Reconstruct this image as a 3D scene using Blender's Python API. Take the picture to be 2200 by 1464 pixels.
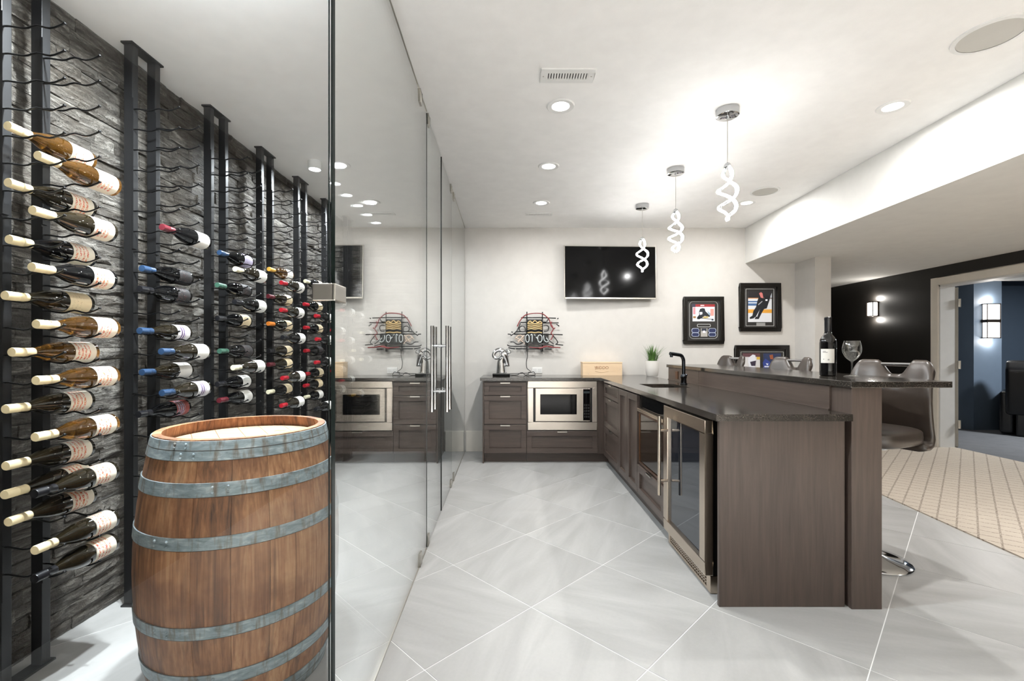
import bpy, bmesh, math, random
from mathutils import Vector, Matrix
random.seed(7)
PI = math.pi
for o in list(bpy.data.objects): bpy.data.objects.remove(o)
S = bpy.context.scene
COL = S.collection

# ------------------------------------------------------------------ camera, world, exposure
F = 978.0                      # focal length in pixels of the 2200 px wide frame
cd = bpy.data.cameras.new('camera'); cam = bpy.data.objects.new('camera', cd); COL.objects.link(cam)
cam.location = (0, 0, 1.24); cam.rotation_euler = (PI/2, 0, 0)
cd.sensor_fit = 'HORIZONTAL'; cd.sensor_width = 36; cd.lens = F/2200*36; cd.shift_y = 20/2200; cd.clip_start = 0.05
S.camera = cam
W = bpy.data.worlds.new('world'); S.world = W; W.use_nodes = True
W.node_tree.nodes['Background'].inputs[0].default_value = (0.8, 0.85, 0.9, 1)
W.node_tree.nodes['Background'].inputs[1].default_value = 0.05
S.view_settings.view_transform = 'Standard'; S.view_settings.look = 'None'
S.view_settings.gamma = 1; S.view_settings.use_curve_mapping = False
S.view_settings.exposure = 0.04
S.cycles.use_denoising = True
S.cycles.max_bounces = 12; S.cycles.diffuse_bounces = 6; S.cycles.glossy_bounces = 6
S.cycles.transmission_bounces = 8; S.cycles.transparent_max_bounces = 24
S.cycles.caustics_reflective = False; S.cycles.caustics_refractive = False
S.cycles.sample_clamp_indirect = 6
DOWN_W, CELLAR_W, LED_E = 18.0, 40.0, 74.0      # downlight watts, cellar puck watts, pendant LED emission

# ------------------------------------------------------------------ helpers: meshes
class MB:
    """collects geometry, then links it as ONE mesh object"""
    def __init__(s): s.v = []; s.f = []; s.m = []; s.cur = 0
    def add(s, vs, fs):
        n = len(s.v); s.v += [tuple(p) for p in vs]; s.f += [tuple(i+n for i in f) for f in fs]; s.m += [s.cur]*len(fs); return s
    def box(s, x0, x1, y0, y1, z0, z1, mp=None):
        if x0 > x1: x0, x1 = x1, x0
        if y0 > y1: y0, y1 = y1, y0
        if z0 > z1: z0, z1 = z1, z0
        vs = [(x0,y0,z0),(x1,y0,z0),(x1,y1,z0),(x0,y1,z0),(x0,y0,z1),(x1,y0,z1),(x1,y1,z1),(x0,y1,z1)]
        fs = [(0,3,2,1),(4,5,6,7),(0,1,5,4),(1,2,6,5),(2,3,7,6),(3,0,4,7)]
        if mp: vs = [mp(*p) for p in vs]
        return s.add(vs, fs)
    def lathe(s, prof, seg=24, c=(0,0,0), a0=0, a1=2*PI, cap=True):
        full = abs(a1-a0-2*PI) < 1e-6; n = seg if full else seg+1; vs = []; fs = []
        for r, z in prof:
            for i in range(n):
                a = a0+(a1-a0)*i/seg; vs.append((c[0]+r*math.cos(a), c[1]+r*math.sin(a), c[2]+z))
        for j in range(len(prof)-1):
            for i in range(seg):
                k = (i+1) % n if full else i+1
                fs.append((j*n+i, j*n+k, (j+1)*n+k, (j+1)*n+i))
        if cap and full:
            if prof[0][0] > 1e-5: fs.append(tuple(reversed(range(n))))
            if prof[-1][0] > 1e-5: fs.append(tuple((len(prof)-1)*n+i for i in range(n)))
        return s.add(vs, fs)
    def tube(s, path, r, seg=8, closed=False):
        P = [Vector(p) for p in path]; n = len(P); vs = []; fs = []; prev = None
        for i in range(n):
            if closed: t = (P[(i+1) % n]-P[i-1])
            else: t = (P[min(i+1, n-1)]-P[max(i-1, 0)])
            t.normalize()
            if prev is None:
                ref = Vector((0,0,1)) if abs(t.z) < .9 else Vector((1,0,0))
                nn = t.cross(ref).normalized()
            else:
                nn = (prev-t*prev.dot(t)).normalized()
            prev = nn; b = t.cross(nn); rr = r[i] if isinstance(r, (list, tuple)) else r
            for k in range(seg):
                a = 2*PI*k/seg; vs.append(P[i]+nn*math.cos(a)*rr+b*math.sin(a)*rr)
        m = n if closed else n-1
        for i in range(m):
            j = (i+1) % n
            for k in range(seg):
                l = (k+1) % seg; fs.append((i*seg+k, i*seg+l, j*seg+l, j*seg+k))
        if not closed:
            fs.append(tuple(reversed(range(seg)))); fs.append(tuple((n-1)*seg+k for k in range(seg)))
        return s.add(vs, fs)
    def cyl(s, p, q, r, seg=12): return s.tube([p, q], r, seg)
    def prism(s, poly, d0, d1, mp):
        """poly of (a,b) extruded over c in d0..d1, mapped to xyz by mp(a,b,c)"""
        n = len(poly); vs = [mp(a, b, d0) for a, b in poly]+[mp(a, b, d1) for a, b in poly]
        fs = [tuple(reversed(range(n))), tuple(range(n, 2*n))]+[(i, (i+1) % n, n+(i+1) % n, n+i) for i in range(n)]
        return s.add(vs, fs)
    def grid(s, fn, nu, nv, closeu=False):
        vs = [fn(i/nu, j/nv) for j in range(nv+1) for i in range(nu if closeu else nu+1)]
        w = nu if closeu else nu+1; fs = []
        for j in range(nv):
            for i in range(nu):
                k = (i+1) % w; fs.append((j*w+i, j*w+k, (j+1)*w+k, (j+1)*w+i))
        return s.add(vs, fs)
    def ball(s, c, rx, ry=None, rz=None, n=16, mtx=None):
        ry = ry or rx; rz = rz or rx
        def f(u, v):
            a = 2*PI*u; b = PI*v-PI/2
            p = Vector((rx*math.cos(b)*math.cos(a), ry*math.cos(b)*math.sin(a), rz*math.sin(b)))
            if mtx: p = mtx @ p
            return p+Vector(c)
        return s.grid(f, n, n//2, True)
    def mesh(s, name, mats, smooth=False, bevel=0, origin=None, bseg=2, fix=True):
        me = bpy.data.meshes.new(name); vs = s.v
        if origin is not None: vs = [(p[0]-origin[0], p[1]-origin[1], p[2]-origin[2]) for p in vs]
        me.from_pydata(vs, [], s.f)
        mats = mats if isinstance(mats, (list, tuple)) else [mats]
        for m in mats: me.materials.append(m)
        if len(mats) > 1:
            for p, i in zip(me.polygons, s.m): p.material_index = i
        bm = bmesh.new(); bm.from_mesh(me)
        bmesh.ops.remove_doubles(bm, verts=bm.verts, dist=1e-6)
        if fix: bmesh.ops.recalc_face_normals(bm, faces=bm.faces)
        if bevel:
            ed = [e for e in bm.edges if len(e.link_faces) == 2 and e.calc_face_angle(0) > .6]
            bmesh.ops.bevel(bm, geom=ed, offset=bevel, segments=bseg, profile=.6, affect='EDGES', clamp_overlap=True)
        bm.to_mesh(me); bm.free()
        if smooth:
            for p in me.polygons: p.use_smooth = True
            if smooth != 'all': me.set_sharp_from_angle(angle=math.radians(40))
        return me
    def build(s, name, mats, parent=None, smooth=False, bevel=0, **k):
        org = None
        if parent is not None:
            org = Vector((0,0,0)); p = parent
            while p is not None: org = org+p.location; p = p.parent
        o = bpy.data.objects.new(name, s.mesh(name, mats, smooth, bevel, org, **k)); COL.objects.link(o); o.parent = parent
        return o

def ob(name, me, parent=None, loc=(0,0,0), rot=(0,0,0), scale=(1,1,1)):
    o = bpy.data.objects.new(name, me); COL.objects.link(o); o.parent = parent
    o.location = loc; o.rotation_euler = rot; o.scale = scale; return o
def tag(o, label, cat, group=None):
    o['label'] = label; o['category'] = cat
    if group: o['group'] = group
    return o
def thing(name, label, cat, loc=(0,0,0), rot=(0,0,0), group=None):
    o = bpy.data.objects.new(name, None); COL.objects.link(o); o.location = loc; o.rotation_euler = rot
    o.empty_display_size = .05
    return tag(o, label, cat, group)
def struct(o, label=None):
    o['kind'] = 'structure'
    if label: o['label'] = label
    return o
def copy_tree(o, parent=None):
    c = o.copy(); COL.objects.link(c); c.parent = parent
    for ch in list(o.children): copy_tree(ch, c)
    return c
def at(px, py, Y): return Vector(((px-1100)*Y/F, Y, 1.24-(py-752)*Y/F))
def text_mb(txt, size, mp, mat, name, parent, depth=.001):
    cu = bpy.data.curves.new('t', 'FONT'); cu.body = txt; cu.size = size; cu.align_x = 'CENTER'; cu.align_y = 'CENTER'; cu.extrude = depth; cu.resolution_u = 3
    t = bpy.data.objects.new('t', cu); COL.objects.link(t); bpy.context.view_layer.update()
    me = bpy.data.meshes.new_from_object(t); bpy.data.objects.remove(t)
    m = MB(); m.add([mp(*v.co) for v in me.vertices], [tuple(p.vertices) for p in me.polygons])
    return m.build(name, mat, parent)

# ------------------------------------------------------------------ helpers: materials
def lin(c): return tuple(((x/255)/12.92 if x/255 <= .04045 else ((x/255+.055)/1.055)**2.4) for x in c)
class NT:
    def __init__(s, name):
        s.mat = bpy.data.materials.new(name); s.mat.use_nodes = True; s.t = s.mat.node_tree
        s.bsdf = s.t.nodes['Principled BSDF']; s.out = s.t.nodes['Material Output']
    def n(s, typ, props=None, **inp):
        nd = s.t.nodes.new(typ)
        for k, v in (props or {}).items(): setattr(nd, k, v)
        for k, v in inp.items():
            sk = nd.inputs[int(k[1:])] if k[0] == '_' and k[1:].isdigit() else nd.inputs[k.replace('_', ' ')]
            if isinstance(v, bpy.types.NodeSocket): s.t.links.new(v, sk)
            else: sk.default_value = v
        return nd
    def math(s, op, a, b=0.0, c=0.0): return s.n('ShaderNodeMath', {'operation': op}, _0=a, _1=b, _2=c).outputs[0]
    def ramp(s, fac, stops, interp='LINEAR'):
        r = s.n('ShaderNodeValToRGB', None, Fac=fac); e = r.color_ramp.elements; r.color_ramp.interpolation = interp
        while len(e) < len(stops): e.new(.5)
        for i, (p, c) in enumerate(stops):
            e[i].position = p; e[i].color = tuple(c)+((1,) if len(c) == 3 else ())
        return r.outputs[0]
    def mix(s, fac, a, b, bt='MIX'):
        m = s.n('ShaderNodeMix', {'data_type': 'RGBA', 'blend_type': bt})
        for i, v in ((0, fac), (6, a), (7, b)):
            if isinstance(v, bpy.types.NodeSocket): s.t.links.new(v, m.inputs[i])
            else: m.inputs[i].default_value = v if i == 0 else (tuple(v)+((1,) if len(v) == 3 else ()))
        return m.outputs[2]
    def coord(s, which='Object', scale=(1,1,1), rot=(0,0,0), off=None):
        c = s.n('ShaderNodeTexCoord').outputs[which]
        m = s.n('ShaderNodeMapping', None, Vector=c, Scale=scale, Rotation=rot)
        if off is not None: s.t.links.new(off, m.inputs['Location'])
        return m.outputs[0]
    def wpos(s, scale=(1,1,1), rot=(0,0,0)):
        c = s.n('ShaderNodeNewGeometry').outputs['Position']
        return s.n('ShaderNodeMapping', None, Vector=c, Scale=scale, Rotation=rot).outputs[0]
    def noise(s, vec, scale=5, detail=4, rough=.55, dist=0): return s.n('ShaderNodeTexNoise', None, Vector=vec, Scale=scale, Detail=detail, Roughness=rough, Distortion=dist).outputs[0]
    def rnd(s): return s.n('ShaderNodeObjectInfo').outputs['Random']
    def island(s): return s.n('ShaderNodeNewGeometry').outputs['Random Per Island']
    def bump(s, h, strength=.3, dist=.01):
        b = s.n('ShaderNodeBump', None, Height=h, Strength=strength, Distance=dist); s.set(Normal=b.outputs[0])
    def set(s, **k):
        for a, v in k.items():
            sk = s.bsdf.inputs[a.replace('_', ' ')]
            if isinstance(v, bpy.types.NodeSocket): s.t.links.new(v, sk)
            else: sk.default_value = (tuple(v)+(1,)) if isinstance(v, tuple) and len(v) == 3 and sk.type == 'RGBA' else v
        return s
def plain(name, rgb, rough=.5, metal=0, bumpy=0, **k):
    t = NT(name); v = t.wpos(); n = t.noise(v, 9, 3)
    c = lin(rgb); t.set(Base_Color=t.mix(n, tuple(x*.94 for x in c), tuple(min(1, x*1.06) for x in c)), Roughness=rough, Metallic=metal, **k)
    if bumpy: t.bump(t.noise(v, bumpy, 2), .12, .002)
    return t.mat
M = {}
M['wall'] = plain('wall_paint', (203,200,195), .75, bumpy=300)
M['rearwall'] = plain('rear_wall_paint', (240,238,234), .75)  # made whiter than the other walls to bounce more light forward
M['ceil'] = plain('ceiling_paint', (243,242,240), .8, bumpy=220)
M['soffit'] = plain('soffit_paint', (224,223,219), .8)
M['trim'] = plain('trim_paint', (228,222,212), .45)
M['jamb'] = plain('jamb_paint', (214,214,212), .4)
M['blackwall'] = plain('black_wall_paint', (30,28,26), .42, bumpy=90)
M['bluewall'] = plain('blue_wall_paint', (92,106,122), .55, bumpy=60)
M['darkblue'] = plain('dark_blue_wall_paint', (54,66,80), .55)
M['blackmetal'] = plain('black_powder_coat', (26,26,27), .42, .3)
M['wire'] = plain('black_wire', (16,16,17), .3, .5)
M['chrome'] = plain('chrome', (215,217,220), .07, 1)
M['nickel'] = plain('brushed_nickel', (186,182,174), .28, 1)
M['black'] = plain('black_plastic', (14,14,15), .3)
M['blackgloss'] = plain('black_gloss', (6,6,7), .06, Specular_IOR_Level=.18)
M['white'] = plain('white_plastic', (226,226,224), .4)
M['grey'] = plain('grey_speaker_cloth', (186,184,178), .9, bumpy=900)
M['leather'] = None
M['bronze'] = plain('bronze_trim', (98,66,44), .3, .8)
M['rubber'] = plain('rubber', (24,24,24), .7)

def glass_mat(name, f0, power, tint):
    t = NT(name); t.t.nodes.remove(t.bsdf)
    g = t.n('ShaderNodeNewGeometry')
    d = t.n('ShaderNodeVectorMath', {'operation': 'DOT_PRODUCT'}, _0=g.outputs['Normal'], _1=g.outputs['Incoming']).outputs['Value']
    c = t.math('ABSOLUTE', d); fr = t.math('MULTIPLY_ADD', t.math('POWER', t.math('SUBTRACT', 1.0, c), power), 1-f0, f0)
    tr = t.n('ShaderNodeBsdfTransparent', None, Color=tint+(1,)); gl = t.n('ShaderNodeBsdfGlossy', None, Color=(.985,.995,.99,1), Roughness=0.0)
    mx = t.n('ShaderNodeMixShader', None, _0=fr, _1=tr.outputs[0], _2=gl.outputs[0])
    t.t.links.new(mx.outputs[0], t.out.inputs[0]); return t.mat
M['frontglass'] = glass_mat('clear_glass', .015, 5.0, (.985,.99,.988))
M['sideglass'] = glass_mat('partition_glass', .05, 1.7, (.988,.996,.993))
M['stemglass'] = glass_mat('stemware_glass', .06, 3.0, (.97,.972,.97))
M['edge'] = plain('green_glass_edge', (16,26,24), .15)

def wood(name, a, b, axis, rough=.38, fine=60):
    t = NT(name); sc = {'z': (fine, fine, 3), 'x': (3, fine, fine), 'y': (fine, 3, fine)}[axis]
    v = t.wpos(sc); n1 = t.noise(v, 1, 5, .6, .4); n2 = t.noise(t.wpos(tuple(x/12 for x in sc)), 1, 3)
    f = t.math('MULTIPLY_ADD', n1, .7, t.math('MULTIPLY', n2, .3))
    t.set(Base_Color=t.ramp(f, [(.3, lin(a)), (.7, lin(b))]), Roughness=rough); t.bump(n1, .08, .001); return t.mat
M['woodv'] = wood('stained_maple_upright', (60,50,45), (82,70,63), 'z')
M['woodx'] = wood('stained_maple_along_wall', (60,50,45), (82,70,63), 'x')
M['woody'] = wood('stained_maple_along_bar', (60,50,45), (82,70,63), 'y')
M['pine'] = wood('pale_pine', (212,182,148), (228,202,168), 'x', .6, 30)
def granite():
    t = NT('polished_granite'); v = t.wpos(); n = t.noise(v, 180, 3, .7); m = t.noise(v, 14, 4)
    f = t.math('MULTIPLY_ADD', n, .75, t.math('MULTIPLY', m, .25))
    t.set(Base_Color=t.ramp(f, [(.38, lin((20,18,16))), (.52, lin((42,38,34))), (.7, lin((88,82,75)))]), Roughness=.13, Specular_IOR_Level=.75); return t.mat
M['granite'] = granite()
def steel(name, axis, rgb):
    t = NT(name); sc = {'x': (2, 260, 260), 'y': (260, 2, 260), 'z': (260, 260, 2)}[axis]
    n = t.noise(t.wpos(sc), 1, 3); c = lin(rgb)
    t.set(Base_Color=t.mix(n, tuple(x*.97 for x in c), c), Metallic=1.0, Roughness=t.math('MULTIPLY_ADD', n, .03, .24)); return t.mat
M['steelx'] = steel('brushed_steel_wide', 'x', (206,198,188)); M['steely'] = steel('brushed_steel_long', 'y', (204,188,170)); M['steelz'] = steel('brushed_steel_upright', 'z', (206,192,176))
def tile():
    t = NT('grey_porcelain_tile'); r = t.rnd(); off = t.n('ShaderNodeCombineXYZ', None, _0=t.math('MULTIPLY', r, 37.0), _1=t.math('MULTIPLY', r, 91.0), _2=0.0).outputs[0]
    ang = t.math('MULTIPLY', t.math('FLOOR', t.math('MULTIPLY', r, 4.0)), PI/2)
    p = t.n('ShaderNodeNewGeometry').outputs['Position']
    vr = t.n('ShaderNodeVectorRotate', {'rotation_type': 'Z_AXIS'}, Vector=p, Angle=t.math('ADD', ang, .35)).outputs[0]
    vv = t.n('ShaderNodeVectorMath', {'operation': 'ADD'}, _0=vr, _1=off).outputs[0]
    st = t.n('ShaderNodeMapping', None, Vector=vv, Scale=(1.1, 5.5, 1)).outputs[0]
    a = t.noise(st, 1.1, 5, .55, .8); b = t.noise(vv, 60, 2); f = t.math('MULTIPLY_ADD', a, .88, t.math('MULTIPLY', b, .12))
    f = t.math('ADD', f, t.math('MULTIPLY_ADD', r, .08, -.04))
    t.set(Base_Color=t.ramp(f, [(.25, lin((149,148,145))), (.5, lin((163,162,160))), (.75, lin((177,176,174)))]), Roughness=.34, Specular_IOR_Level=.45); t.bump(b, .03, .001); return t.mat
M['tile'] = tile()
M['grout'] = plain('pale_grout', (234,234,232), .9)
def carpet():
    t = NT('beige_lattice_carpet'); v = t.wpos((1,1,1), (0,0,PI/4)); s = t.n('ShaderNodeSeparateXYZ', None, Vector=v)
    def line(x):
        q = t.math('ABSOLUTE', t.math('SUBTRACT', t.math('FRACT', t.math('DIVIDE', x, .105)), .5)); return t.math('LESS_THAN', q, .055)
    g = t.math('MAXIMUM', line(s.outputs[0]), line(s.outputs[1])); dn = t.noise(t.wpos(), 110, 2, .7); g2 = t.math('MULTIPLY', g, t.math('GREATER_THAN', dn, .46))
    n = t.noise(t.wpos(), 420, 3, .8); m = t.noise(t.wpos((1,6,1)), 4, 3)
    base = t.mix(m, lin((190,178,164)), lin((212,201,186))); base = t.mix(t.math('MULTIPLY', n, .35), base, lin((150,134,116)))
    t.set(Base_Color=t.mix(t.math('MULTIPLY', g2, .75), base, lin((118,104,92))), Roughness=1.0); t.bump(t.math('SUBTRACT', n, t.math('MULTIPLY', g, .8)), .6, .006); return t.mat
M['carpet'] = carpet()
def carpet2():
    t = NT('grey_carpet'); n = t.noise(t.wpos(), 300, 3, .8); m = t.noise(t.wpos(), 7, 3)
    t.set(Base_Color=t.mix(t.math('MULTIPLY_ADD', n, .6, t.math('MULTIPLY', m, .4)), lin((66,67,70)), lin((124,126,130))), Roughness=1.0); t.bump(n, .6, .005); return t.mat
M['carpet2'] = carpet2()
def stone():
    t = NT('split_face_stone'); r = t.island(); p = t.wpos(); st = t.wpos((1, .35, 1.6))
    off = t.n('ShaderNodeVectorMath', {'operation': 'ADD'}, _0=st, _1=t.n('ShaderNodeCombineXYZ', None, _0=t.math('MULTIPLY', r, 40.0), _1=t.math('MULTIPLY', r, 17.0), _2=t.math('MULTIPLY', r, 29.0)).outputs[0]).outputs[0]
    a = t.noise(off, 22, 6, .65, 1.2); b = t.noise(p, 90, 4, .7); f = t.math('ADD', t.math('MULTIPLY_ADD', a, .8, t.math('MULTIPLY', b, .2)), t.math('MULTIPLY_ADD', r, .2, -.1))
    c = t.ramp(f, [(.36, lin((20,19,18))), (.46, lin((56,55,53))), (.57, lin((88,86,82))), (.72, lin((156,153,146)))])
    br = t.mix(t.math('MULTIPLY', t.noise(p, 3.5, 2), .35), c, lin((120,104,84)))
    t.set(Base_Color=br, Roughness=.55, Specular_IOR_Level=.5); t.bump(t.math('MULTIPLY_ADD', b, .45, a), 1.0, .03); return t.mat
M['stone'] = stone()
M['mortar'] = plain('dark_joint', (22,21,20), .95)
def leather():
    t = NT('taupe_leather'); v = t.wpos(); n = t.n('ShaderNodeTexVoronoi', None, Vector=v, Scale=260.0).outputs[0]
    t.set(Base_Color=t.mix(t.noise(v, 6, 3), lin((52,45,40)), lin((66,58,52))), Roughness=.32, Specular_IOR_Level=.6); t.bump(n, .12, .002); return t.mat
M['leather'] = leather()
def bleather():
    t = NT('black_leather'); v = t.wpos(); t.set(Base_Color=lin((17,17,19)), Roughness=.35); t.bump(t.n('ShaderNodeTexVoronoi', None, Vector=v, Scale=160.0).outputs[0], .15, .003); return t.mat
M['bleather'] = bleather()
def oak(name, reddish=0.0, dark=1.0):
    t = NT(name); r = t.rnd(); v = t.wpos((70, 70, 2.2)); off = t.n('ShaderNodeVectorMath', {'operation': 'ADD'}, _0=v, _1=t.n('ShaderNodeCombineXYZ', None, _0=t.math('MULTIPLY', r, 50.0), _1=r, _2=t.math('MULTIPLY', r, 9.0)).outputs[0]).outputs[0]
    g = t.noise(off, 1, 6, .62, .6); bl = t.noise(t.wpos((5, 5, 3)), 1.2, 4, .6); f = t.math('ADD', t.math('MULTIPLY_ADD', g, .55, t.math('MULTIPLY', bl, .5)), t.math('MULTIPLY_ADD', r, .16, -.1))
    c = t.ramp(f, [(.3, tuple(x*dark for x in lin((52,33,20)))), (.44, tuple(x*dark for x in lin((112,74,46)))), (.56, tuple(x*dark for x in lin((142,102,70)))), (.75, tuple(x*dark for x in lin((180,144,108))))])
    blot = t.ramp(t.noise(t.wpos((3, 3, 4)), 1.5, 5, .6), [(.5, (0,0,0)), (.72, (1,1,1))])
    c = t.mix(t.math('MULTIPLY', blot, .6), c, lin((84,48,28)))
    drip = t.ramp(t.noise(t.wpos((30, 30, 1.2)), 1, 4, .6, .3), [(.55, (0,0,0)), (.68, (1,1,1))]); c = t.mix(t.math('MULTIPLY', drip, .36), c, lin((44,34,26)))
    scr = t.ramp(t.noise(t.wpos((6, 6, 90)), 2, 4, .7, 2), [(.72, (0,0,0)), (.76, (1,1,1))])
    c = t.mix(t.math('MULTIPLY', scr, .28), c, lin((205,190,170)))
    t.set(Base_Color=c, Roughness=.62); t.bump(g, .25, .003); return t.mat
M['oak'] = oak('weathered_oak_stave')
M['oakhead'] = wood('pale_oak_head', (164,122,90), (188,148,114), 'x', .6, 24)
def zinc():
    t = NT('galvanised_hoop'); v = t.wpos((18, 18, 60)); n = t.noise(v, 1, 5, .65, .5); st = t.noise(t.wpos((40, 40, 4)), 1, 4, .6)
    c = t.ramp(n, [(.3, lin((96,108,112))), (.55, lin((134,146,150))), (.75, lin((172,180,182)))])
    rust = t.ramp(st, [(.52, (0,0,0)), (.66, (1,1,1))]); c = t.mix(t.math('MULTIPLY', rust, .75), c, lin((96,80,62)))
    t.set(Base_Color=c, Roughness=.5, Metallic=.35); t.bump(n, .15, .002); return t.mat
M['zinc'] = zinc()
M['darkedge'] = plain('dark_hoop_edge', (52,42,34), .8)  # dark line along the lower edge of each hoop
def bottle_glass(name, rgb, trans, rough=.03):
    t = NT(name); t.set(Base_Color=lin(rgb), Roughness=rough, Transmission_Weight=trans, IOR=1.5, Coat_Weight=.6, Coat_Roughness=.03); 
    n = t.noise(t.wpos(), 40, 1); t.bump(n, .02, .001); return t.mat
M['amber'] = bottle_glass('amber_bottle_glass', (142,98,38), .92)
M['olive'] = bottle_glass('dark_bottle_glass', (40,34,22), .55)
M['blackg'] = bottle_glass('black_bottle_glass', (7,7,8), .0)
M['blackg'].node_tree.nodes['Principled BSDF'].inputs['Coat_Weight'.replace('_', ' ')].default_value = .15
M['blackg'].node_tree.nodes['Principled BSDF'].inputs['Specular IOR Level'].default_value = .4
def cap(name, rgb, rough=.45): return plain(name, rgb, rough)
CAPS = {'cream': cap('cream_wax', (232,214,172), .55), 'blue': cap('blue_foil', (36,58,86), .35), 'red': cap('red_foil', (150,18,32), .35), 'dark': cap('black_foil', (22,22,25), .3),
        'gold': cap('gold_foil', (206,160,70), .35), 'green': cap('green_foil', (52,84,70), .4), 'maroon': cap('maroon_foil', (84,26,34), .35), 'pale': cap('pale_foil', (204,198,170), .4), 'orange': cap('orange_foil', (206,120,40), .4)}
def label_mat(name, base, ink, ink2, dens=.55, lo=.05, hi=.105):
    t = NT(name); s = t.n('ShaderNodeSeparateXYZ', None, Vector=t.n('ShaderNodeTexCoord').outputs['Object'])
    a = t.math('ARCTAN2', s.outputs[1], s.outputs[0]); z = s.outputs[2]; r = t.rnd()
    vec = t.n('ShaderNodeCombineXYZ', None, _0=t.math('MULTIPLY', a, 6.0), _1=t.math('MULTIPLY', z, 190.0), _2=t.math('MULTIPLY', r, 20.0)).outputs[0]
    n = t.noise(vec, 1.6, 3, .6, .6); rows = t.math('GREATER_THAN', t.math('SINE', t.math('MULTIPLY', z, 420.0)), -.25)
    band = t.math('MULTIPLY', t.math('GREATER_THAN', z, lo), t.math('LESS_THAN', z, hi)); side = t.math('LESS_THAN', t.math('ABSOLUTE', t.math('SUBTRACT', a, .1)), 1.35)
    ink_f = t.math('MULTIPLY', t.math('MULTIPLY', t.math('GREATER_THAN', n, dens), rows), t.math('MULTIPLY', band, side))
    c2 = t.mix(t.math('GREATER_THAN', t.noise(vec, .7, 1), .5), lin(ink), lin(ink2))
    t.set(Base_Color=t.mix(ink_f, lin(base), c2), Roughness=.6); return t.mat
LABS = {'redprint': label_mat('cream_label_red_print', (232,224,206), (188,52,34), (206,108,48), .5, .04, .10), 'white': label_mat('white_label', (226,224,218), (120,118,116), (80,78,80), .66),
        'purple': label_mat('white_label_purple_square', (222,218,220), (84,62,104), (104,80,126), .33, .05, .085), 'dark': label_mat('black_label', (36,33,34), (150,40,44), (190,180,170), .62),
        'red': label_mat('red_grey_label', (140,62,54), (180,184,196), (120,140,170), .45), 'cream': label_mat('cream_label_faint_print', (226,208,172), (150,120,80), (110,84,56), .6), 'lilac': label_mat('lilac_label', (176,168,190), (110,100,130), (60,54,70), .5)}
def emis(name, rgb, st):
    t = NT(name); t.set(Base_Color=(0,0,0), Emission_Color=rgb, Emission_Strength=st); return t.mat
M['led'] = emis('pendant_led', (1, .995, .985), LED_E)
M['lens'] = emis('downlight_lens', (1, .98, .95), 9)
M['lens2'] = emis('cellar_puck_lens', (.93, .97, 1), 16)
M['sconce'] = emis('sconce_glass_glow', (1, .96, .9), 5)

# ------------------------------------------------------------------ room dimensions (metres; camera stands at x=0,y=0)
BY, CZ, SZ, SX = 5.56, 2.73, 2.297, -1.97         # back wall, ceiling, low ceiling, stone wall backing
def soff(y): return 2.75+(y-2.43)*.032            # x of the soffit face
def carp(y): return 3.03+(y-2.69)*.105            # x where the tiles meet the carpet
def gx(y): return -.515-(y-1.31)*.0153            # x of the glass partition
BWX, RY = 5.41, -3.2                              # black wall, wall behind the camera

# ------------------------------------------------------------------ room shell
m = MB(); m.box(SX-.1, 5.6, RY-.1, 8.7, -.12, -.0013); floor = struct(m.build('floor', M['grout']), 'pale grey diagonal tile floor')
def clip(poly, f):
    out = []
    for i, p in enumerate(poly):
        q = poly[(i+1) % len(poly)]; a, b = f(p), f(q)
        if a >= 0: out.append(p)
        if (a >= 0) != (b >= 0):
            t = a/(a-b); out.append((p[0]+(q[0]-p[0])*t, p[1]+(q[1]-p[1])*t))
    return out
SD = .6095; H = SD/math.sqrt(2); O = (.093, 2.193); gap = .0021
for i in range(-12, 13):
    for j in range(-12, 13):
        cx, cy = O[0]+(i+j+1)*H-H, O[1]+(i-j)*H+H
        d = H-gap*1.4; poly = [(cx-d, cy), (cx, cy-d), (cx+d, cy), (cx, cy+d)]
        for f in (lambda p: p[0]-(SX+.005), lambda p: carp(p[1])-.004-p[0], lambda p: p[1]+1.2, lambda p: BY-p[1]):
            poly = clip(poly, f)
            if len(poly) < 3: break
        if len(poly) < 3: continue
        mm = MB(); mm.prism(poly, -.02, 0, lambda a, b, c: (a, b, c)); mm.build('floor_tile', M['tile'], floor)
m = MB(); m.box(SX, carp(-1.2), RY, -1.204, -.004, 0); struct(m.build('floor_rear', M['tile']), 'grey tile floor behind the tiled area')
m = MB(); m.prism([(carp(-1.2), RY), (BWX+.19, RY), (BWX+.19, 8.6), (carp(8.6), 8.6), (carp(RY), RY)], -.003, .008, lambda a, b, c: (a, b, c))
struct(m.build('floor_carpet', M['carpet']), 'beige carpet with a dark lattice pattern')
m = MB(); m.box(BWX+.192, 10, 2.6, 9.1, -.12, .006); struct(m.build('floor_theatre', M['carpet2']), 'blue grey carpet of the far room')
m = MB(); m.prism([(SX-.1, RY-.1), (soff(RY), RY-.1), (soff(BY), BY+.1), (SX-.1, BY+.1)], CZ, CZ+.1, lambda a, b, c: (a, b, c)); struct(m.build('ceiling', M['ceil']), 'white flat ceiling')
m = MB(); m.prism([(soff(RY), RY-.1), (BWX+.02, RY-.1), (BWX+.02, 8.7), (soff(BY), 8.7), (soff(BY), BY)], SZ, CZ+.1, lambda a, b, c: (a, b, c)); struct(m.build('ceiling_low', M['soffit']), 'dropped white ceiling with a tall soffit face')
m = MB(); m.box(gx(BY), 3.455, BY, BY+.12, 0, CZ); struct(m.build('wall_back', M['wall']), 'warm white back wall')
m = MB(); m.box(3.455, 3.637, 5.19, 8.6, 0, SZ); struct(m.build('wall_nib', M['wall']), 'white end of a wall beside the black wall')
m = MB(); m.box(3.637, BWX, 8.5, 8.62, 0, SZ); struct(m.build('wall_far', M['blackwall']))
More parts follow.
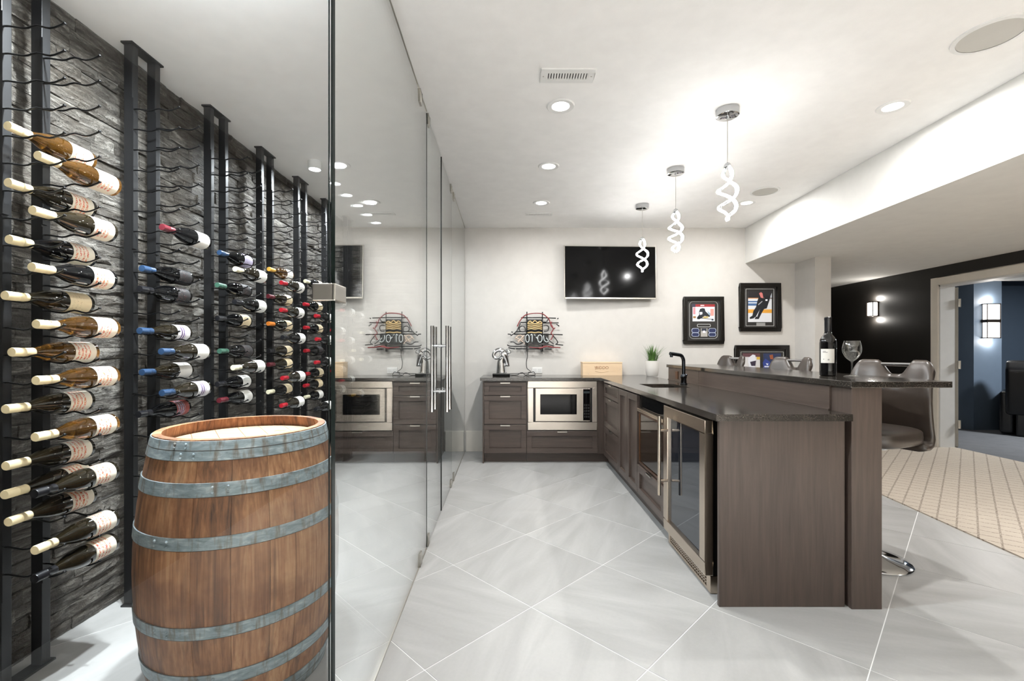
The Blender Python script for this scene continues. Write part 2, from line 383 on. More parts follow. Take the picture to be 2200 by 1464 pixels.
m = MB(); m.box(SX-.1, BWX+.2, RY-.12, RY, 0, CZ); struct(m.build('wall_rear', M['rearwall']))
DY0, DY1, DH = 3.9, 5.77, 2.06
m = MB(); m.box(BWX, BWX+.18, DY1, 8.6, 0, SZ).box(BWX, BWX+.18, RY, DY0, 0, SZ).box(BWX, BWX+.18, DY0, DY1, DH, SZ); struct(m.build('wall_right', M['blackwall']), 'black painted wall with a wide doorway')
m = MB(); m.box(gx(BY)+.02, -.335, BY-.016, BY, 0, .25); struct(m.build('baseboard_back', M['trim'], bevel=.003))
m = MB(); m.box(3.439, 3.455, 5.174, BY, 0, .14).box(3.439, 3.653, 5.174, 5.19, 0, .14); struct(m.build('baseboard_nib', M['trim'], bevel=.003))
# doorway in the black wall: casing, jamb, hinges, the door folded into the far room
cs = .095; m = MB()
m.box(BWX-.018, BWX, DY1, DY1+cs, 0, DH+cs).box(BWX-.018, BWX, DY0-cs, DY0, 0, DH+cs).box(BWX-.018, BWX, DY0, DY1, DH, DH+cs)
trim = struct(m.build('trim_1', M['trim'], bevel=.004), 'cream door casing on the black wall')
m = MB(); m.box(BWX-.001, BWX+.185, DY1-.02, DY1, 0, DH).box(BWX-.001, BWX+.185, DY0, DY0+.02, 0, DH).box(BWX-.001, BWX+.185, DY0, DY1, DH-.02, DH); m.build('jamb', M['jamb'], trim)
dr = bpy.data.objects.new('door_1', None); COL.objects.link(dr); dr.location = (BWX+.218, DY1-.03, 0); dr.rotation_euler = (0, 0, math.radians(46)); struct(dr, 'grey interior door folded open edge on')
m = MB(); m.box(0, .8, 0, .042, .012, DH-.03); me = m.mesh('door_leaf', plain('door_paint', (150,146,138), .4), bevel=.003); ob('door_leaf', me, dr)
for z in (.3, 1.05, 1.83):
    m = MB(); m.box(-.025, .02, -.012, .0, z-.05, z+.05); m.cyl((-.004,-.016,z-.052), (-.004,-.016,z+.052), .008); ob('hinge', m.mesh('hinge', M['nickel']), dr)
# the far room (home theatre)
TW = 7.35
m = MB(); m.box(BWX+.18, 10, TW, TW+.1, 0, 2.6); struct(m.build('wall_theatre_back', M['darkblue']), 'dark blue wall of the far room')
m = MB(); m.box(10, 10.1, 2.6, 9, 0, 2.6); struct(m.build('wall_theatre_right', M['darkblue']))
m = MB(); m.box(BWX+.18, 10.1, 2.5, 2.6, 0, 2.6); struct(m.build('wall_theatre_front', M['darkblue']))
m = MB(); m.box(BWX+.18, 10.1, 2.5, 9, 2.6, 2.7); struct(m.build('ceiling_theatre', M['ceil']))
m = MB(); m.prism([(7.1, 7.0), (7.53, 7.0), (7.53, TW), (6.97, TW)], 0, 2.6, lambda a, b, c: (a, b, c)); struct(m.build('wall_theatre_pilaster', M['bluewall']), 'blue pilaster carrying a wall sconce')
m = MB(); m.box(BWX+.18, 6.95, TW-.018, TW, 0, .22).box(7.55, 10, TW-.018, TW, 0, .22); struct(m.build('baseboard_theatre', M['jamb']))
m = MB(); m.box(5.8, 9.9, 3.0, 7.0, 2.42, 2.6).box(5.8, 9.9, 6.9, 7.0, 2.3, 2.45); struct(m.build('ceiling_theatre_tray', M['soffit']))
L = bpy.data.lights.new('theatre_light', 'AREA'); L.shape = 'DISK'; L.size = .5; L.energy = 130; L.color = (.95, .98, 1); lo = bpy.data.objects.new('theatre_light', L); COL.objects.link(lo); lo.location = (7.6, 5.2, 2.4)

# ------------------------------------------------------------------ stone walls of the wine cellar
def rock(seed):
    rr = random.Random(seed); m = MB(); nu, nv = 5, 3; off = [[(1 if 0 < i < nu and 0 < j < nv else .72)*(1+rr.uniform(-.28, .12)) for i in range(nu+1)] for j in range(nv+1)]
    m.grid(lambda u, v: (off[round(v*nv)][round(u*nu)], u, v), nu, nv)
    rim = [(0, v) for v in (0, 1)]
    m.add([(0,0,0),(0,1,0),(0,1,1),(0,0,1)]+[(off[0][i], i/nu, 0) for i in range(nu+1)]+[(off[nv][i], i/nu, 1) for i in range(nu+1)],
          [(0,1)+tuple(4+i for i in range(nu, -1, -1)), (2,3)+tuple(4+nu+1+i for i in range(nu+1))])
    m.add([(0,0,0),(0,0,1)]+[(off[j][0], 0, j/nv) for j in range(nv+1)], [(0,)+tuple(2+j for j in range(nv+1))+(1,)])
    m.add([(0,1,0),(0,1,1)]+[(off[j][nu], 1, j/nv) for j in range(nv+1)], [(1,)+tuple(2+j for j in range(nv, -1, -1))+(0,)])
    return m
ROCKM = [rock(i) for i in range(14)]; ROCKS = [r.mesh('stone', M['stone']) for r in ROCKM]
def courses(u0, u1, seed):
    rr = random.Random(seed); z = 0.0; out = []
    while z < CZ-.002:
        h = rr.choice((.045, .055, .06, .07, .085)); h = min(h, CZ-z); h = h if CZ-z-h > .03 else CZ-z
        u = u0-rr.uniform(0, .15)
        while u < u1:
            l = rr.uniform(.09, .32); a, b = max(u, u0), min(u+l, u1)
            if b-a > .02:
                if h > .065 and rr.random() < .25: out += [(a, b, z, z+h*.5, rr.uniform(.012, .034)), (a, b, z+h*.5, z+h, rr.uniform(.012, .034))]
                else: out.append((a, b, z, z+h, rr.uniform(.012, .034)))
            u += l
        z += h
    return out
m = MB(); m.box(SX-.1, SX, RY, BY+.12, 0, CZ); wl = struct(m.build('wall_left', M['mortar']), 'grey stacked stone feature wall behind the wine racks')
m = MB(); m.box(SX, gx(BY), BY, BY+.12, 0, CZ); wb = struct(m.build('wall_cellar_back', M['mortar']), 'grey stacked stone end wall of the wine cellar')
cs_ = courses(1.36, BY, 3); rr = random.Random(5)
def vis(c):
    y = (c[0]+c[1])/2; z = (c[2]+c[3])/2; px = 1100+F*SX/y; py = 752-F*(z-1.24)/y
    inn = -20 < px < 720 and -20 < py < 1480
    return -((c[1]-c[0])*(c[3]-c[2])/y**3) if inn else 1
cs_.sort(key=vis); rest = MB()
def bake(mb, rk, out, al, up, o, sc):
    n = len(mb.v)
    for p in rk.v: mb.v.append(tuple(o[i]+out[i]*p[0]*sc[0]+al[i]*p[1]*sc[1]+up[i]*p[2]*sc[2] for i in range(3)))
    mb.f += [tuple(i+n for i in f) for f in rk.f]; mb.m += [0]*len(rk.f)
J = .0022
for k, c in enumerate(cs_):
    i = rr.randrange(len(ROCKS)); sc = (c[4], c[1]-c[0]-J, c[3]-c[2]-J); o = (SX, c[0]+J/2, c[2]+J/2)
    if k < 300: ob('stone', ROCKS[i], wl, o, (0,0,0), sc)
    else: bake(rest, ROCKM[i], (1,0,0), (0,1,0), (0,0,1), o, sc)
r = rest.build('stone_courses', M['stone'], wl, fix=True); r['kind'] = 'stuff'
rest = MB(); cb = courses(SX+.03, gx(BY)-.01, 9)
for k, c in enumerate(cb):
    i = rr.randrange(len(ROCKS)); sc = (c[4], c[1]-c[0]-J, c[3]-c[2]-J)
    bake(rest, ROCKM[i], (0,-1,0), (1,0,0), (0,0,1), (c[0]+J/2, BY, c[2]+J/2), sc)
r = rest.build('stone_courses', M['stone'], wb); r['kind'] = 'stuff'

# ------------------------------------------------------------------ lamps in the ceilings
def downlight(x, y, z, label, w=DOWN_W, group='recessed ceiling downlights', col=(1, .992, .98), r=.052, spread=178, size=.085):
    t = thing('downlight', label, 'ceiling light', (x, y, z), group=group)
    m = MB(); m.lathe([(r+.002, -.004), (r+.028, -.007), (r+.034, -.001), (r+.034, .0)], 32, (x, y, z), cap=False); m.lathe([(r+.002, -.004), (r+.002, .03)], 32, (x, y, z), cap=False); m.build('trim_ring', M['white'], t, smooth=True)
    m = MB(); m.lathe([(.0001, -.003), (r+.002, -.003)], 32, (x, y, z), cap=False); m.build('lens', M['lens'], t)
    L = bpy.data.lights.new('downlight_lamp', 'AREA'); L.shape = 'DISK'; L.size = size; L.energy = w; L.color = col; L.spread = math.radians(spread)
    lo = bpy.data.objects.new('downlight_lamp', L); COL.objects.link(lo); lo.location = (0, 0, -.012); lo.parent = t
    return t
names = {2.78: 'recessed downlight between the glass wall and the bar, beside the large vent', 3.69: 'recessed downlight between the glass wall and the bar, middle of the row', 4.61: 'recessed downlight between the glass wall and the bar, by the small vent'}
for y in (2.78, 3.69, 4.61): downlight(.297, y, CZ, names[y])
downlight(2.33, 2.786, CZ, 'recessed downlight over the stools, beside the large speaker', DOWN_W*1.45, size=.045); downlight(2.376, 4.61, CZ, 'recessed downlight over the stools, beside the small speaker', DOWN_W*1.2)
for x, y, lb in ((.297, 1.4, 'recessed downlight over the tiles in front of the barrel'), (.297, -.7, 'unseen fill downlight in the middle of the open tiled area'), (.297, -2.1, 'unseen fill downlight of the centre row nearest the rear wall'), (2.2, -.5, 'unseen fill downlight by the soffit, beyond the large speaker'), (2.2, -2.0, 'unseen fill downlight by the soffit nearest the rear wall'), (-1.2, -1.8, 'unseen fill downlight in the rear corner away from the soffit')): downlight(x, y, CZ, lb, DOWN_W*(.6 if y > 1 else 5.6), spread=178 if y > 1 else 78)  # unseen lamps; those behind the camera boosted so bounced light lifts the ceiling
for x, y in ((4.2, 1.7), (4.2, -.6)): downlight(x, y, SZ, 'added unseen downlight in the dropped ceiling over the carpet, ' + ('nearer the doorway' if y > 0 else 'nearer the rear wall'), DOWN_W*2.6, spread=110)  # unseen lamps added to brighten the carpet and dropped ceiling
def puck(x, y, label, h=.03, w=CELLAR_W, wide=True):
    t = thing('cellar_spot', label, 'ceiling light', (x, y, CZ), group='small spots along the cellar ceiling'); m = MB()
    m.lathe([(.05, 0), (.052, -h), (.044, -h-.004), (.043, -h+.002)], 28, (x, y, CZ), cap=False); m.build('housing', M['white'], t, smooth=True)
    m = MB(); m.lathe([(.0001, -h-.006), (.03, -h-.0045), (.044, -h+.001)], 28, (x, y, CZ), cap=False); m.build('lens', M['lens2'], t)
    L = bpy.data.lights.new('cellar_lamp', 'POINT' if wide else 'AREA'); L.energy = w
    if wide: L.shadow_soft_size = .035
    else: L.shape = 'DISK'; L.size = .07; L.spread = math.radians(165)
    L.energy = w; L.color = (.88, .95, 1)
    lo = bpy.data.objects.new('cellar_lamp', L); COL.objects.link(lo); lo.location = (0, 0, -h-.008); lo.parent = t
ordn = ['first', 'second', 'third', 'fourth', 'fifth', 'sixth', 'seventh', 'eighth', 'ninth', 'tenth', 'eleventh', 'twelfth', 'thirteenth', 'fourteenth', 'fifteenth', 'sixteenth', 'seventeenth', 'eighteenth']
for k, (y, h) in enumerate(((3.6, .06), (4.02, .02), (4.32, .02), (4.63, .02), (4.94, .02), (5.26, .02))):
    puck(-1.56, y, '%s small round cellar ceiling spot counted from the end wall' % ordn[5-k], h, CELLAR_W*(.6 if k == 0 else .3), False)
for x, y in ((-1.3, 1.72), (-.95, 1.72)): puck(x, y, 'added unseen cellar ceiling spot above the barrel, ' + ('nearer the stone' if x < -1 else 'nearer the glass'), .02, CELLAR_W*1.9, False)  # unseen spots added to light the near stone and cellar ceiling
for x in (-1.3, -.95): puck(x, 1.5, 'added unseen cellar fill lamp next to the front glass, ' + ('nearer the stone' if x < -1 else 'nearer the glass'), .09, CELLAR_W*.5)  # unseen point lamps added to lift the cellar ceiling

# speakers and vents
def speaker(x, y, r, label, col='grey'):
    t = thing('ceiling_speaker', label, 'speaker', (x, y, CZ), group='round ceiling speakers'); m = MB()
    m.lathe([(r*.86, -.008), (r, -.006), (r*1.005, 0)], 40, (x, y, CZ), cap=False); m.build('rim', M['white'], t, smooth=True)
    m = MB(); m.lathe([(.0001, -.0062), (r*.86, -.0062), (r*.86, 0)], 40, (x, y, CZ), cap=False); m.build('grille', M['grey'], t)
speaker(2.262, 2.152, .14, 'large round ceiling speaker with grey grille, near the soffit'); speaker(2.372, 4.27, .125, 'round ceiling speaker behind the pendant lamps')
def vent(x, y, w, d, label):
    t = thing('ceiling_vent', label, 'vent', (x, y, CZ), group='white ceiling registers'); z = CZ; m = MB()
    iw, idp = w/2-.035, d/2-.035
    for b in ((-w/2, w/2, -d/2, -idp), (-w/2, w/2, idp, d/2), (-w/2, -iw, -idp, idp), (iw, w/2, -idp, idp)): m.box(x+b[0], x+b[1], y+b[2], y+b[3], z-.008, z)
    m.build('frame', M['white'], t, bevel=.002)
    m = MB(); m.box(x-iw, x+iw, y-idp, y+idp, z-.0015, z-.0005); m.build('duct_opening', M['black'], t)
    n = 15
    sl = MB(); sl.box(-.0045, .0045, -idp, idp, -.007, -.002); me = sl.mesh('louvre', M['white'])
    for i in range(n+1): ob('louvre', me, t, (-iw+2*iw*i/n, 0, 0))
    for s in (-1, 1):
        m = MB(); m.lathe([(.0001, -.0095), (.004, -.009), (.0045, -.0075)], 10, (x+s*(w/2-.015), y, z), cap=False); m.build('screw', M['nickel'], t)
vent(.30, 2.467, .29, .125, 'large white ceiling register next to the downlight'); vent(.295, 4.99, .29, .10, 'white ceiling register close to the back wall')

# ------------------------------------------------------------------ glass partition
def gbox(y0, y1, z0, z1, th=.012, off=0.0, mats=('sideglass', 'edge')):
    m = MB(); a = (gx(y0)+off, y0); b = (gx(y1)+off, y1); h = th/2
    vs = [(a[0]-h, y0, z0), (a[0]+h, y0, z0), (b[0]+h, y1, z0), (b[0]-h, y1, z0), (a[0]-h, y0, z1), (a[0]+h, y0, z1), (b[0]+h, y1, z1), (b[0]-h, y1, z1)]
    m.cur = 0; m.add(vs, [(1,2,6,5), (3,0,4,7)]); m.cur = 1; m.add(vs, [(0,3,2,1), (4,5,6,7), (0,1,5,4), (2,3,7,6)])
    return m
Y1, Y2, Y3, Y4 = 1.31, 2.84, 3.485, 4.16
def clamp(parent, y, z0, z1, name='glass_clamp'):
    m = MB()
    for s in (-1, 1): m.box(gx(y)+s*.0065, gx(y)+s*.013, y-.028, y+.028, z0, z1)
    m.box(gx(y)-.013, gx(y)+.013, y-.028, y+.028, z0 if z0 < 1 else z1-.008, z0+.006 if z0 < 1 else z1)
    return m.build(name, M['nickel'], parent, bevel=.002)
G = []
for y0, y1, nm, lab, kind in ((Y1, Y2-.004, 'glass_panel', 'tall fixed glass panel between the barrel and the glass door', 'glass panel'), (Y4+.004, BY-.004, 'glass_panel', 'tall fixed glass panel between the glass door and the back wall', 'glass panel')):
    t = thing(nm, lab, kind, (gx((y0+y1)/2), (y0+y1)/2, 0), group='frameless glass partition'); gbox(y0, y1, .004, CZ-.003).build('pane', [M['sideglass'], M['edge']], t, fix=False); G.append(t)
clamp(G[0], 2.62, 0, .075); clamp(G[0], 2.62, CZ-.075, CZ); clamp(G[1], 4.32, 0, .075); clamp(G[1], 4.32, CZ-.075, CZ)
def handle(parent, y):
    for s, nm in ((1, 'pull_bar'), (-1, 'pull_bar')):
        m = MB(); m.cyl((gx(y)+s*.062, y, .775), (gx(y)+s*.062, y, 1.42), .0145, 16); h = m.build(nm, M['chrome'], parent, smooth=True)
        for z in (.93, 1.27):
            q = MB(); q.cyl((gx(y)+s*.006, y, z), (gx(y)+s*.055, y, z), .009, 12); q.cyl((gx(y)+s*.006, y, z), (gx(y)+s*.012, y, z), .016, 16); q.build('standoff', M['chrome'], h, smooth=True)
for y0, y1, hy, lab, ce in ((Y2+.002, Y3-.003, Y3-.075, 'frameless glass door leaf hung on the panel beside the barrel', Y2+.05), (Y3+.003, Y4-.002, Y3+.075, 'frameless glass door leaf hung towards the back wall', Y4-.05)):
    t = thing('glass_door', lab, 'glass door', (gx((y0+y1)/2), (y0+y1)/2, 0), group='double glass door of the wine cellar')
    gbox(y0, y1, .008, CZ-.012).build('pane', [M['sideglass'], M['edge']], t, fix=False); handle(t, hy)
    clamp(t, ce, 0.004, .07, 'patch_hinge'); clamp(t, ce, CZ-.07, CZ-.002, 'patch_hinge')
m = MB(); th = .012; y = Y1+.006
vs = [(SX+.036, Y1-.014, .004), (gx(Y1)-.008, Y1-.014, .004), (gx(Y1)-.008, Y1-.002, .004), (SX+.036, Y1-.002, .004)]; vs += [(a, b, CZ-.003) for a, b, c in vs]
m.cur = 0; m.add(vs, [(0,1,5,4), (2,3,7,6)]); m.cur = 1; m.add(vs, [(0,3,2,1), (4,5,6,7), (1,2,6,5), (3,0,4,7)])
fp = thing('glass_panel', 'clear front glass panel before the barrel and first wine rack', 'glass panel', (-1.2, Y1-.008, 0), group='frameless glass partition'); m.build('pane', [M['frontglass'], M['edge']], fp, fix=False)
m = MB(); m.box(gx(Y1)-.046, gx(Y1)+.016, Y1-.034, Y1-.016, 1.378, 1.427); m.box(gx(Y1)+.008, gx(Y1)+.02, Y1-.034, Y1+.05, 1.378, 1.427); cl = tag(m.build('corner_clamp', M['nickel'], bevel=.003), 'square satin metal corner clamp joining the two glass panels', 'glass clamp')
m = MB(); m.box(gx(Y3)-.0105, gx(Y3)+.0105, Y3-.0028, Y3+.0028, .008, CZ-.012); m.build('edge_seal', M['rubber'], t)
m = MB(); m.box(gx(Y2)-.008, gx(Y2)+.008, Y2-.0022, Y2+.0004, .008, CZ-.012); m.build('edge_seal', M['edge'], G[0])
tr = MB(); 
for y0, y1 in ((Y1, Y2-.004), (Y4+.004, BY)): 
    for z0, z1 in ((0, .006), (CZ-.006, CZ)):
        vs = [(gx(y0)-.009, y0, z0), (gx(y0)+.009, y0, z0), (gx(y1)+.009, y1, z0), (gx(y1)-.009, y1, z0)]; vs += [(a, b, z1) for a, b, c in vs]; tr.add(vs, [(0,3,2,1), (4,5,6,7), (0,1,5,4), (1,2,6,5), (2,3,7,6), (3,0,4,7)])
struct(tr.build('trim_2', M['nickel']), 'thin metal channels holding the glass partition')

# ------------------------------------------------------------------ wine racks
NL, PIT, ZT = 21, .0987, 2.405
def wire_mesh():
    pts = []; z = [(0, 0), (.02, 0), (.04, -.003), (.06, -.0065), (.075, -.008), (.09, -.0065), (.105, -.001), (.122, .002), (.138, -.001), (.152, -.0055), (.168, -.008), (.184, -.0055), (.2, 0), (.214, .006), (.222, .011)]
    for i in range(len(z)-1):
        for k in (0, .5): pts.append((z[i][0]+(z[i+1][0]-z[i][0])*k, 0, z[i][1]+(z[i+1][1]-z[i][1])*k))
    pts.append((z[-1][0], 0, z[-1][1])); m = MB(); m.tube(pts, .0034, 6); m.tube([(.219, 0, .0092), (.2235, 0, .0118)], .0052, 8); return m.mesh('wire_arm', M['wire'], smooth='all')
WIRE = wire_mesh()
RX0, RX1 = -1.878, -1.836
def make_rack():
    t = thing('wine_rack', '', 'wine rack', (0, 0, 0), group='floor to ceiling black steel wine racks')
    for y in (.012, .152):
        m = MB(); m.box(RX0, RX1, y, y+.034, .006, CZ-.007); m.build('post', M['blackmetal'], t, bevel=.002)
        m = MB()
        for z0, z1 in ((.33, 1.02), (1.03, 1.72), (1.73, 2.46)): m.box(RX1, RX1+.007, y-.003, y+.02, z0, z1)
        m.build('rail', M['blackmetal'], t)
    for z0, z1, nm in ((0, .008, 'base_plate'), (CZ-.009, CZ-.001, 'top_plate')):
        m = MB(); m.box(RX0-.006, RX1+.008, 0, .2, z0, z1); m.build(nm, M['blackmetal'], t)
    for k in range(NL):
        ob('wire_arm', WIRE, t, (RX1+.006, .012, ZT-PIT*k)); ob('wire_arm', WIRE, t, (RX1+.006, .152, ZT-PIT*k-.026))
    return t
RY0 = [1.625, 2.19, 2.76, 3.325, 3.895, 4.47, 5.05]
rackn = ['nearest the front glass panel', 'second from the front glass panel', 'third from the front glass panel', 'fourth from the front glass panel', 'fifth from the front glass panel', 'sixth from the front glass panel', 'nearest the stone end wall']
rackb = ['by the front glass', 'second from front glass', 'third from front glass', 'fourth from front glass', 'fifth from front glass', 'sixth from front glass', 'by stone end wall']
rk = make_rack()
for i, y in enumerate(RY0):
    t = rk if i == 0 else copy_tree(rk)
    t.location = (0, y, 0); t['label'] = 'black steel floor to ceiling wine rack, ' + rackn[i]

# ------------------------------------------------------------------ bottles on the racks
def bprof(kind):
    if kind == 'burgundy': return [(.0001, .006), (.034, 0), (.0405, .004), (.041, .02), (.041, .125), (.0385, .15), (.032, .178), (.024, .2), (.0172, .222), (.0148, .24), (.014, .285), (.0152, .288), (.0152, .298), (.0125, .3), (.0001, .3)]
    return [(.0001, .006), (.032, 0), (.0365, .004), (.037, .02), (.037, .175), (.035, .192), (.028, .208), (.0185, .22), (.0152, .235), (.0142, .295), (.0156, .298), (.0156, .31), (.013, .312), (.0001, .312)]
def body_mesh(kind, mat):
    m = MB(); m.lathe(bprof(kind), 28, cap=False); return m.mesh('bottle_glass', mat, smooth=True)
def cap_mesh(mat, ln):
    m = MB(); z0 = .301-ln; m.lathe([(.0156 if ln > .06 else .0156, z0), (.0162, z0+.003), (.0158, z0+.01), (.0156, .262), (.0163, .2635), (.0157, .265), (.0162, .298), (.015, .3015), (.0001, .302)], 20, cap=False); return m.mesh('capsule', mat, smooth=True)
def lab_mesh(mat, z0=.018, z1=.108, r=.0414):
    m = MB(); m.lathe([(r, z0), (r, z1)], 26, a0=-2.3, a1=2.3, cap=False); me = m.mesh('label', mat, smooth='all'); return me
BM = {(k, g): body_mesh(k, M[g]) for k in ('burgundy', 'bordeaux') for g in ('amber', 'olive', 'blackg')}
CM = {c: cap_mesh(CAPS[c], .072) for c in CAPS}; LM = {l: lab_mesh(LABS[l]) for l in LABS}
LN = {'redprint': 'cream red-printed label', 'white': 'plain white label', 'purple': 'white label with purple square', 'dark': 'dark label', 'red': 'red and grey label', 'cream': 'cream label', 'lilac': 'lilac label'}
GN = {'amber': 'amber', 'olive': 'dark', 'blackg': 'black'}
SLOT = {'A': -1.756, 'B': -1.663}
brr = random.Random(11)
def bottle(rack, k, slot, glass, capn, lab, lead=0.0, no=0):
    y = RY0[rack]; x = SLOT[slot]; wl_ = ZT-PIT*k-.008+.0034; wr_ = wl_-.026      # tops of the two wire dips that carry it
    base_y = y+.262+brr.uniform(-.012, .012)+lead; sl_, sr_ = base_y-(y+.012), base_y-(y+.152)
    zl_ = wl_+(.0160 if sl_ > .255 else .0157)-.0004; zr_ = wr_+(.0414 if sr_ < .112 else .041)-.0004
    slope = (zr_-zl_)/(sl_-sr_); zz = zr_+slope*sr_                                # neck and body both rest on their wire
    t = thing('wine_bottle', '%s bottle with %s capsule, %s from top in the wine rack %s' % (GN[glass], capn, ordn[no], rackb[rack]), 'wine bottle', (x, base_y, zz), (PI/2+math.asin(slope), 0, 0), 'wine bottles lying on the steel racks')
    ob('bottle_glass', BM[('burgundy', glass)], t); roll = brr.uniform(-.25, .35)
    ob('capsule', CM[capn], t); ob('paper_label', LM[lab], t, rot=(0, 0, roll+.15))
R1 = [(4,'A','amber','cream','redprint'),(5,'B','amber','cream','redprint'),(6,'A','olive','cream','redprint'),(7,'B','olive','cream','redprint'),(8,'A','blackg','cream','redprint'),(9,'B','blackg','cream','redprint'),(10,'A','olive','cream','cream'),(11,'B','amber','cream','redprint'),(12,'A','amber','cream','redprint'),(13,'B','amber','cream','redprint'),(14,'A','olive','cream','redprint'),(15,'B','amber','cream','redprint'),(16,'A','olive','cream','redprint'),(17,'A','olive','cream','redprint'),(17,'B','olive','dark','redprint'),(18,'A','olive','cream','redprint'),(19,'B','olive','cream','redprint'),(20,'B','olive','dark','redprint')]
R2 = [(6,'B','blackg','maroon','white'),(8,'A','blackg','blue','dark'),(9,'A','blackg','dark','dark'),(11,'A','olive','blue','purple'),(12,'B','olive','blue','white'),(13,'A','olive','blue','white'),(14,'B','olive','blue','purple'),(15,'A','blackg','dark','red')]
R3 = [(6,'A','blackg','blue','lilac'),(7,'B','olive','pale','white'),(8,'A','blackg','green','dark'),(9,'B','blackg','dark','white'),(10,'A','blackg','dark','cream'),(12,'A','blackg','green','dark'),(13,'B','olive','pale','white'),(14,'A','blackg','dark','white'),(15,'A','blackg','maroon','white')]
R4 = [(6,'A','amber','gold','white'),(7,'B','olive','red','white'),(8,'A','olive','maroon','cream'),(9,'B','olive','red','white'),(10,'A','olive','orange','cream'),(11,'B','blackg','dark','white'),(12,'A','olive','dark','cream'),(13,'A','olive','maroon','cream'),(14,'B','olive','red','white'),(15,'A','blackg','pale','cream'),(16,'B','olive','red','white')]
R5 = [(6,'A','blackg','pale','cream'),(7,'B','blackg','green','white'),(8,'A','blackg','red','cream'),(9,'B','blackg','red','white'),(10,'A','blackg','red','cream'),(11,'B','blackg','red','white'),(12,'A','blackg','red','dark'),(13,'B','blackg','red','white'),(14,'A','blackg','red','cream'),(15,'A','blackg','red','cream'),(16,'A','blackg','pale','white'),(17,'B','blackg','dark','white')]
R6 = [(7,'A','blackg','red','white'),(8,'B','blackg','red','white'),(10,'A','blackg','red','white'),(11,'B','blackg','red','white'),(13,'B','blackg','pale','white'),(14,'A','blackg','red','white'),(15,'B','olive','red','white'),(16,'A','blackg','dark','white')]
R7 = [(8,'A','olive','pale','white'),(10,'B','olive','pale','white'),(12,'A','olive','pale','white'),(13,'B','olive','pale','white'),(17,'A','amber','gold','white')]
for ri, R in enumerate((R1, R2, R3, R4, R5, R6, R7)):
    for no, (k, s, g, c, l) in enumerate(R): bottle(ri, k, s, g, c, l, 0, no)

# ------------------------------------------------------------------ barrel
BX, BYY = -1.054, 1.80; HB = .94
bt = thing('wine_barrel', 'old oak wine barrel with galvanised hoops standing inside the glass cellar', 'barrel', (BX, BYY, 0))
def br(z): return .345-.055*((z-HB/2)/(HB/2))**2
NS = 22
zs = [HB*i/12 for i in range(13)]; brr2 = random.Random(4); ang = 0; ws = [brr2.uniform(.75, 1.25) for _ in range(NS)]; tot = sum(ws)
for w in ws:
    a0 = ang; a1 = ang+2*PI*w/tot; ang = a1; g = .0016; m = MB(); n = 4; vs = []; d = brr2.uniform(-.0012, .0012)
    for side, th in ((0, 0), (1, -.026)):
        for z in zs:
            for i in range(n+1):
                rr_ = br(z)+th+d; a = a0+g+(a1-a0-2*g)*i/n; vs.append((BX+rr_*math.cos(a), BYY+rr_*math.sin(a), z))
    w_ = n+1; Lr = len(zs); fs = []; base = w_*Lr
    for j in range(Lr-1):
        for i in range(n):
            q = j*w_+i; fs.append((q, q+1, q+w_+1, q+w_)); fs.append((base+q, base+q+w_, base+q+w_+1, base+q+1))
        for i in (0, n):
            q = j*w_+i; fs.append((q, q+w_, base+q+w_, base+q))
    for j in (0, Lr-1):
        for i in range(n):
            q = j*w_+i; fs.append((q, q+1, base+q+1, base+q))
    m.add(vs, fs); m.build('stave', M['oak'], bt, smooth=True)
for z0, z1 in ((.907, .936), (.874, .905), (.76, .804), (.594, .634), (.306, .346), (.136, .18), (.035, .066), (.004, .033)):
    m = MB(); n = 4; pr = [(br(z0+(z1-z0)*i/n)+.0042, z0+(z1-z0)*i/n) for i in range(n+1)]; pr = [(pr[0][0]-.004, z0)]+pr+[(pr[-1][0]-.004, z1)]
    m.lathe(pr, 72, (BX, BYY, 0), cap=False); h = m.build('hoop', M['zinc'], bt, smooth=True)
    m = MB(); m.lathe([(br(z0)+.0035, z0-.0015), (br(z0)+.0046, z0), (br(z0)+.0035, z0+.0012)], 72, (BX, BYY, 0), cap=False); m.build('hoop_edge', M['darkedge'], h, smooth=True)
    a = brr2.uniform(-1.9, -1.2)
    for dz in (.3, .7):
        for da in (0, .14):
            z = z0+(z1-z0)*dz; rr_ = br(z)+.005; q = MB(); q.ball((BX+rr_*math.cos(a+da), BYY+rr_*math.sin(a+da), z), .0045, n=8); q.build('rivet', M['zinc'], h, smooth=True)
RH = .262; edges = [-RH, -.17, -.085, .0, .08, .172, RH]
for i in range(6):
    x0, x1 = edges[i]+.0008, edges[i+1]-.0008; poly = []
    for k in range(9): x = x0+(x1-x0)*k/8; poly.append((x, -math.sqrt(max(RH**2-x*x, 0))))
    for k in range(9): x = x1-(x1-x0)*k/8; poly.append((x, math.sqrt(max(RH**2-x*x, 0))))
    m = MB(); m.prism(poly, .876, .897, lambda a, b, c: (BX+a*.8-b*.6, BYY+a*.6+b*.8, c)); m.build('head_board', M['oakhead'], bt)
for dx, dy, w, d in ((.02, -.02, .05, .018), (.05, .12, .045, .03)):
    for k in range(4):
        m = MB(); m.box(BX+dx+k*w/4, BX+dx+k*w/4+w/6, BYY+dy+(k % 2)*.006, BYY+dy+d, .8972, .8976); m.build('stamp_mark', plain('faded_stamp_ink', (150,118,92), .8), bt)

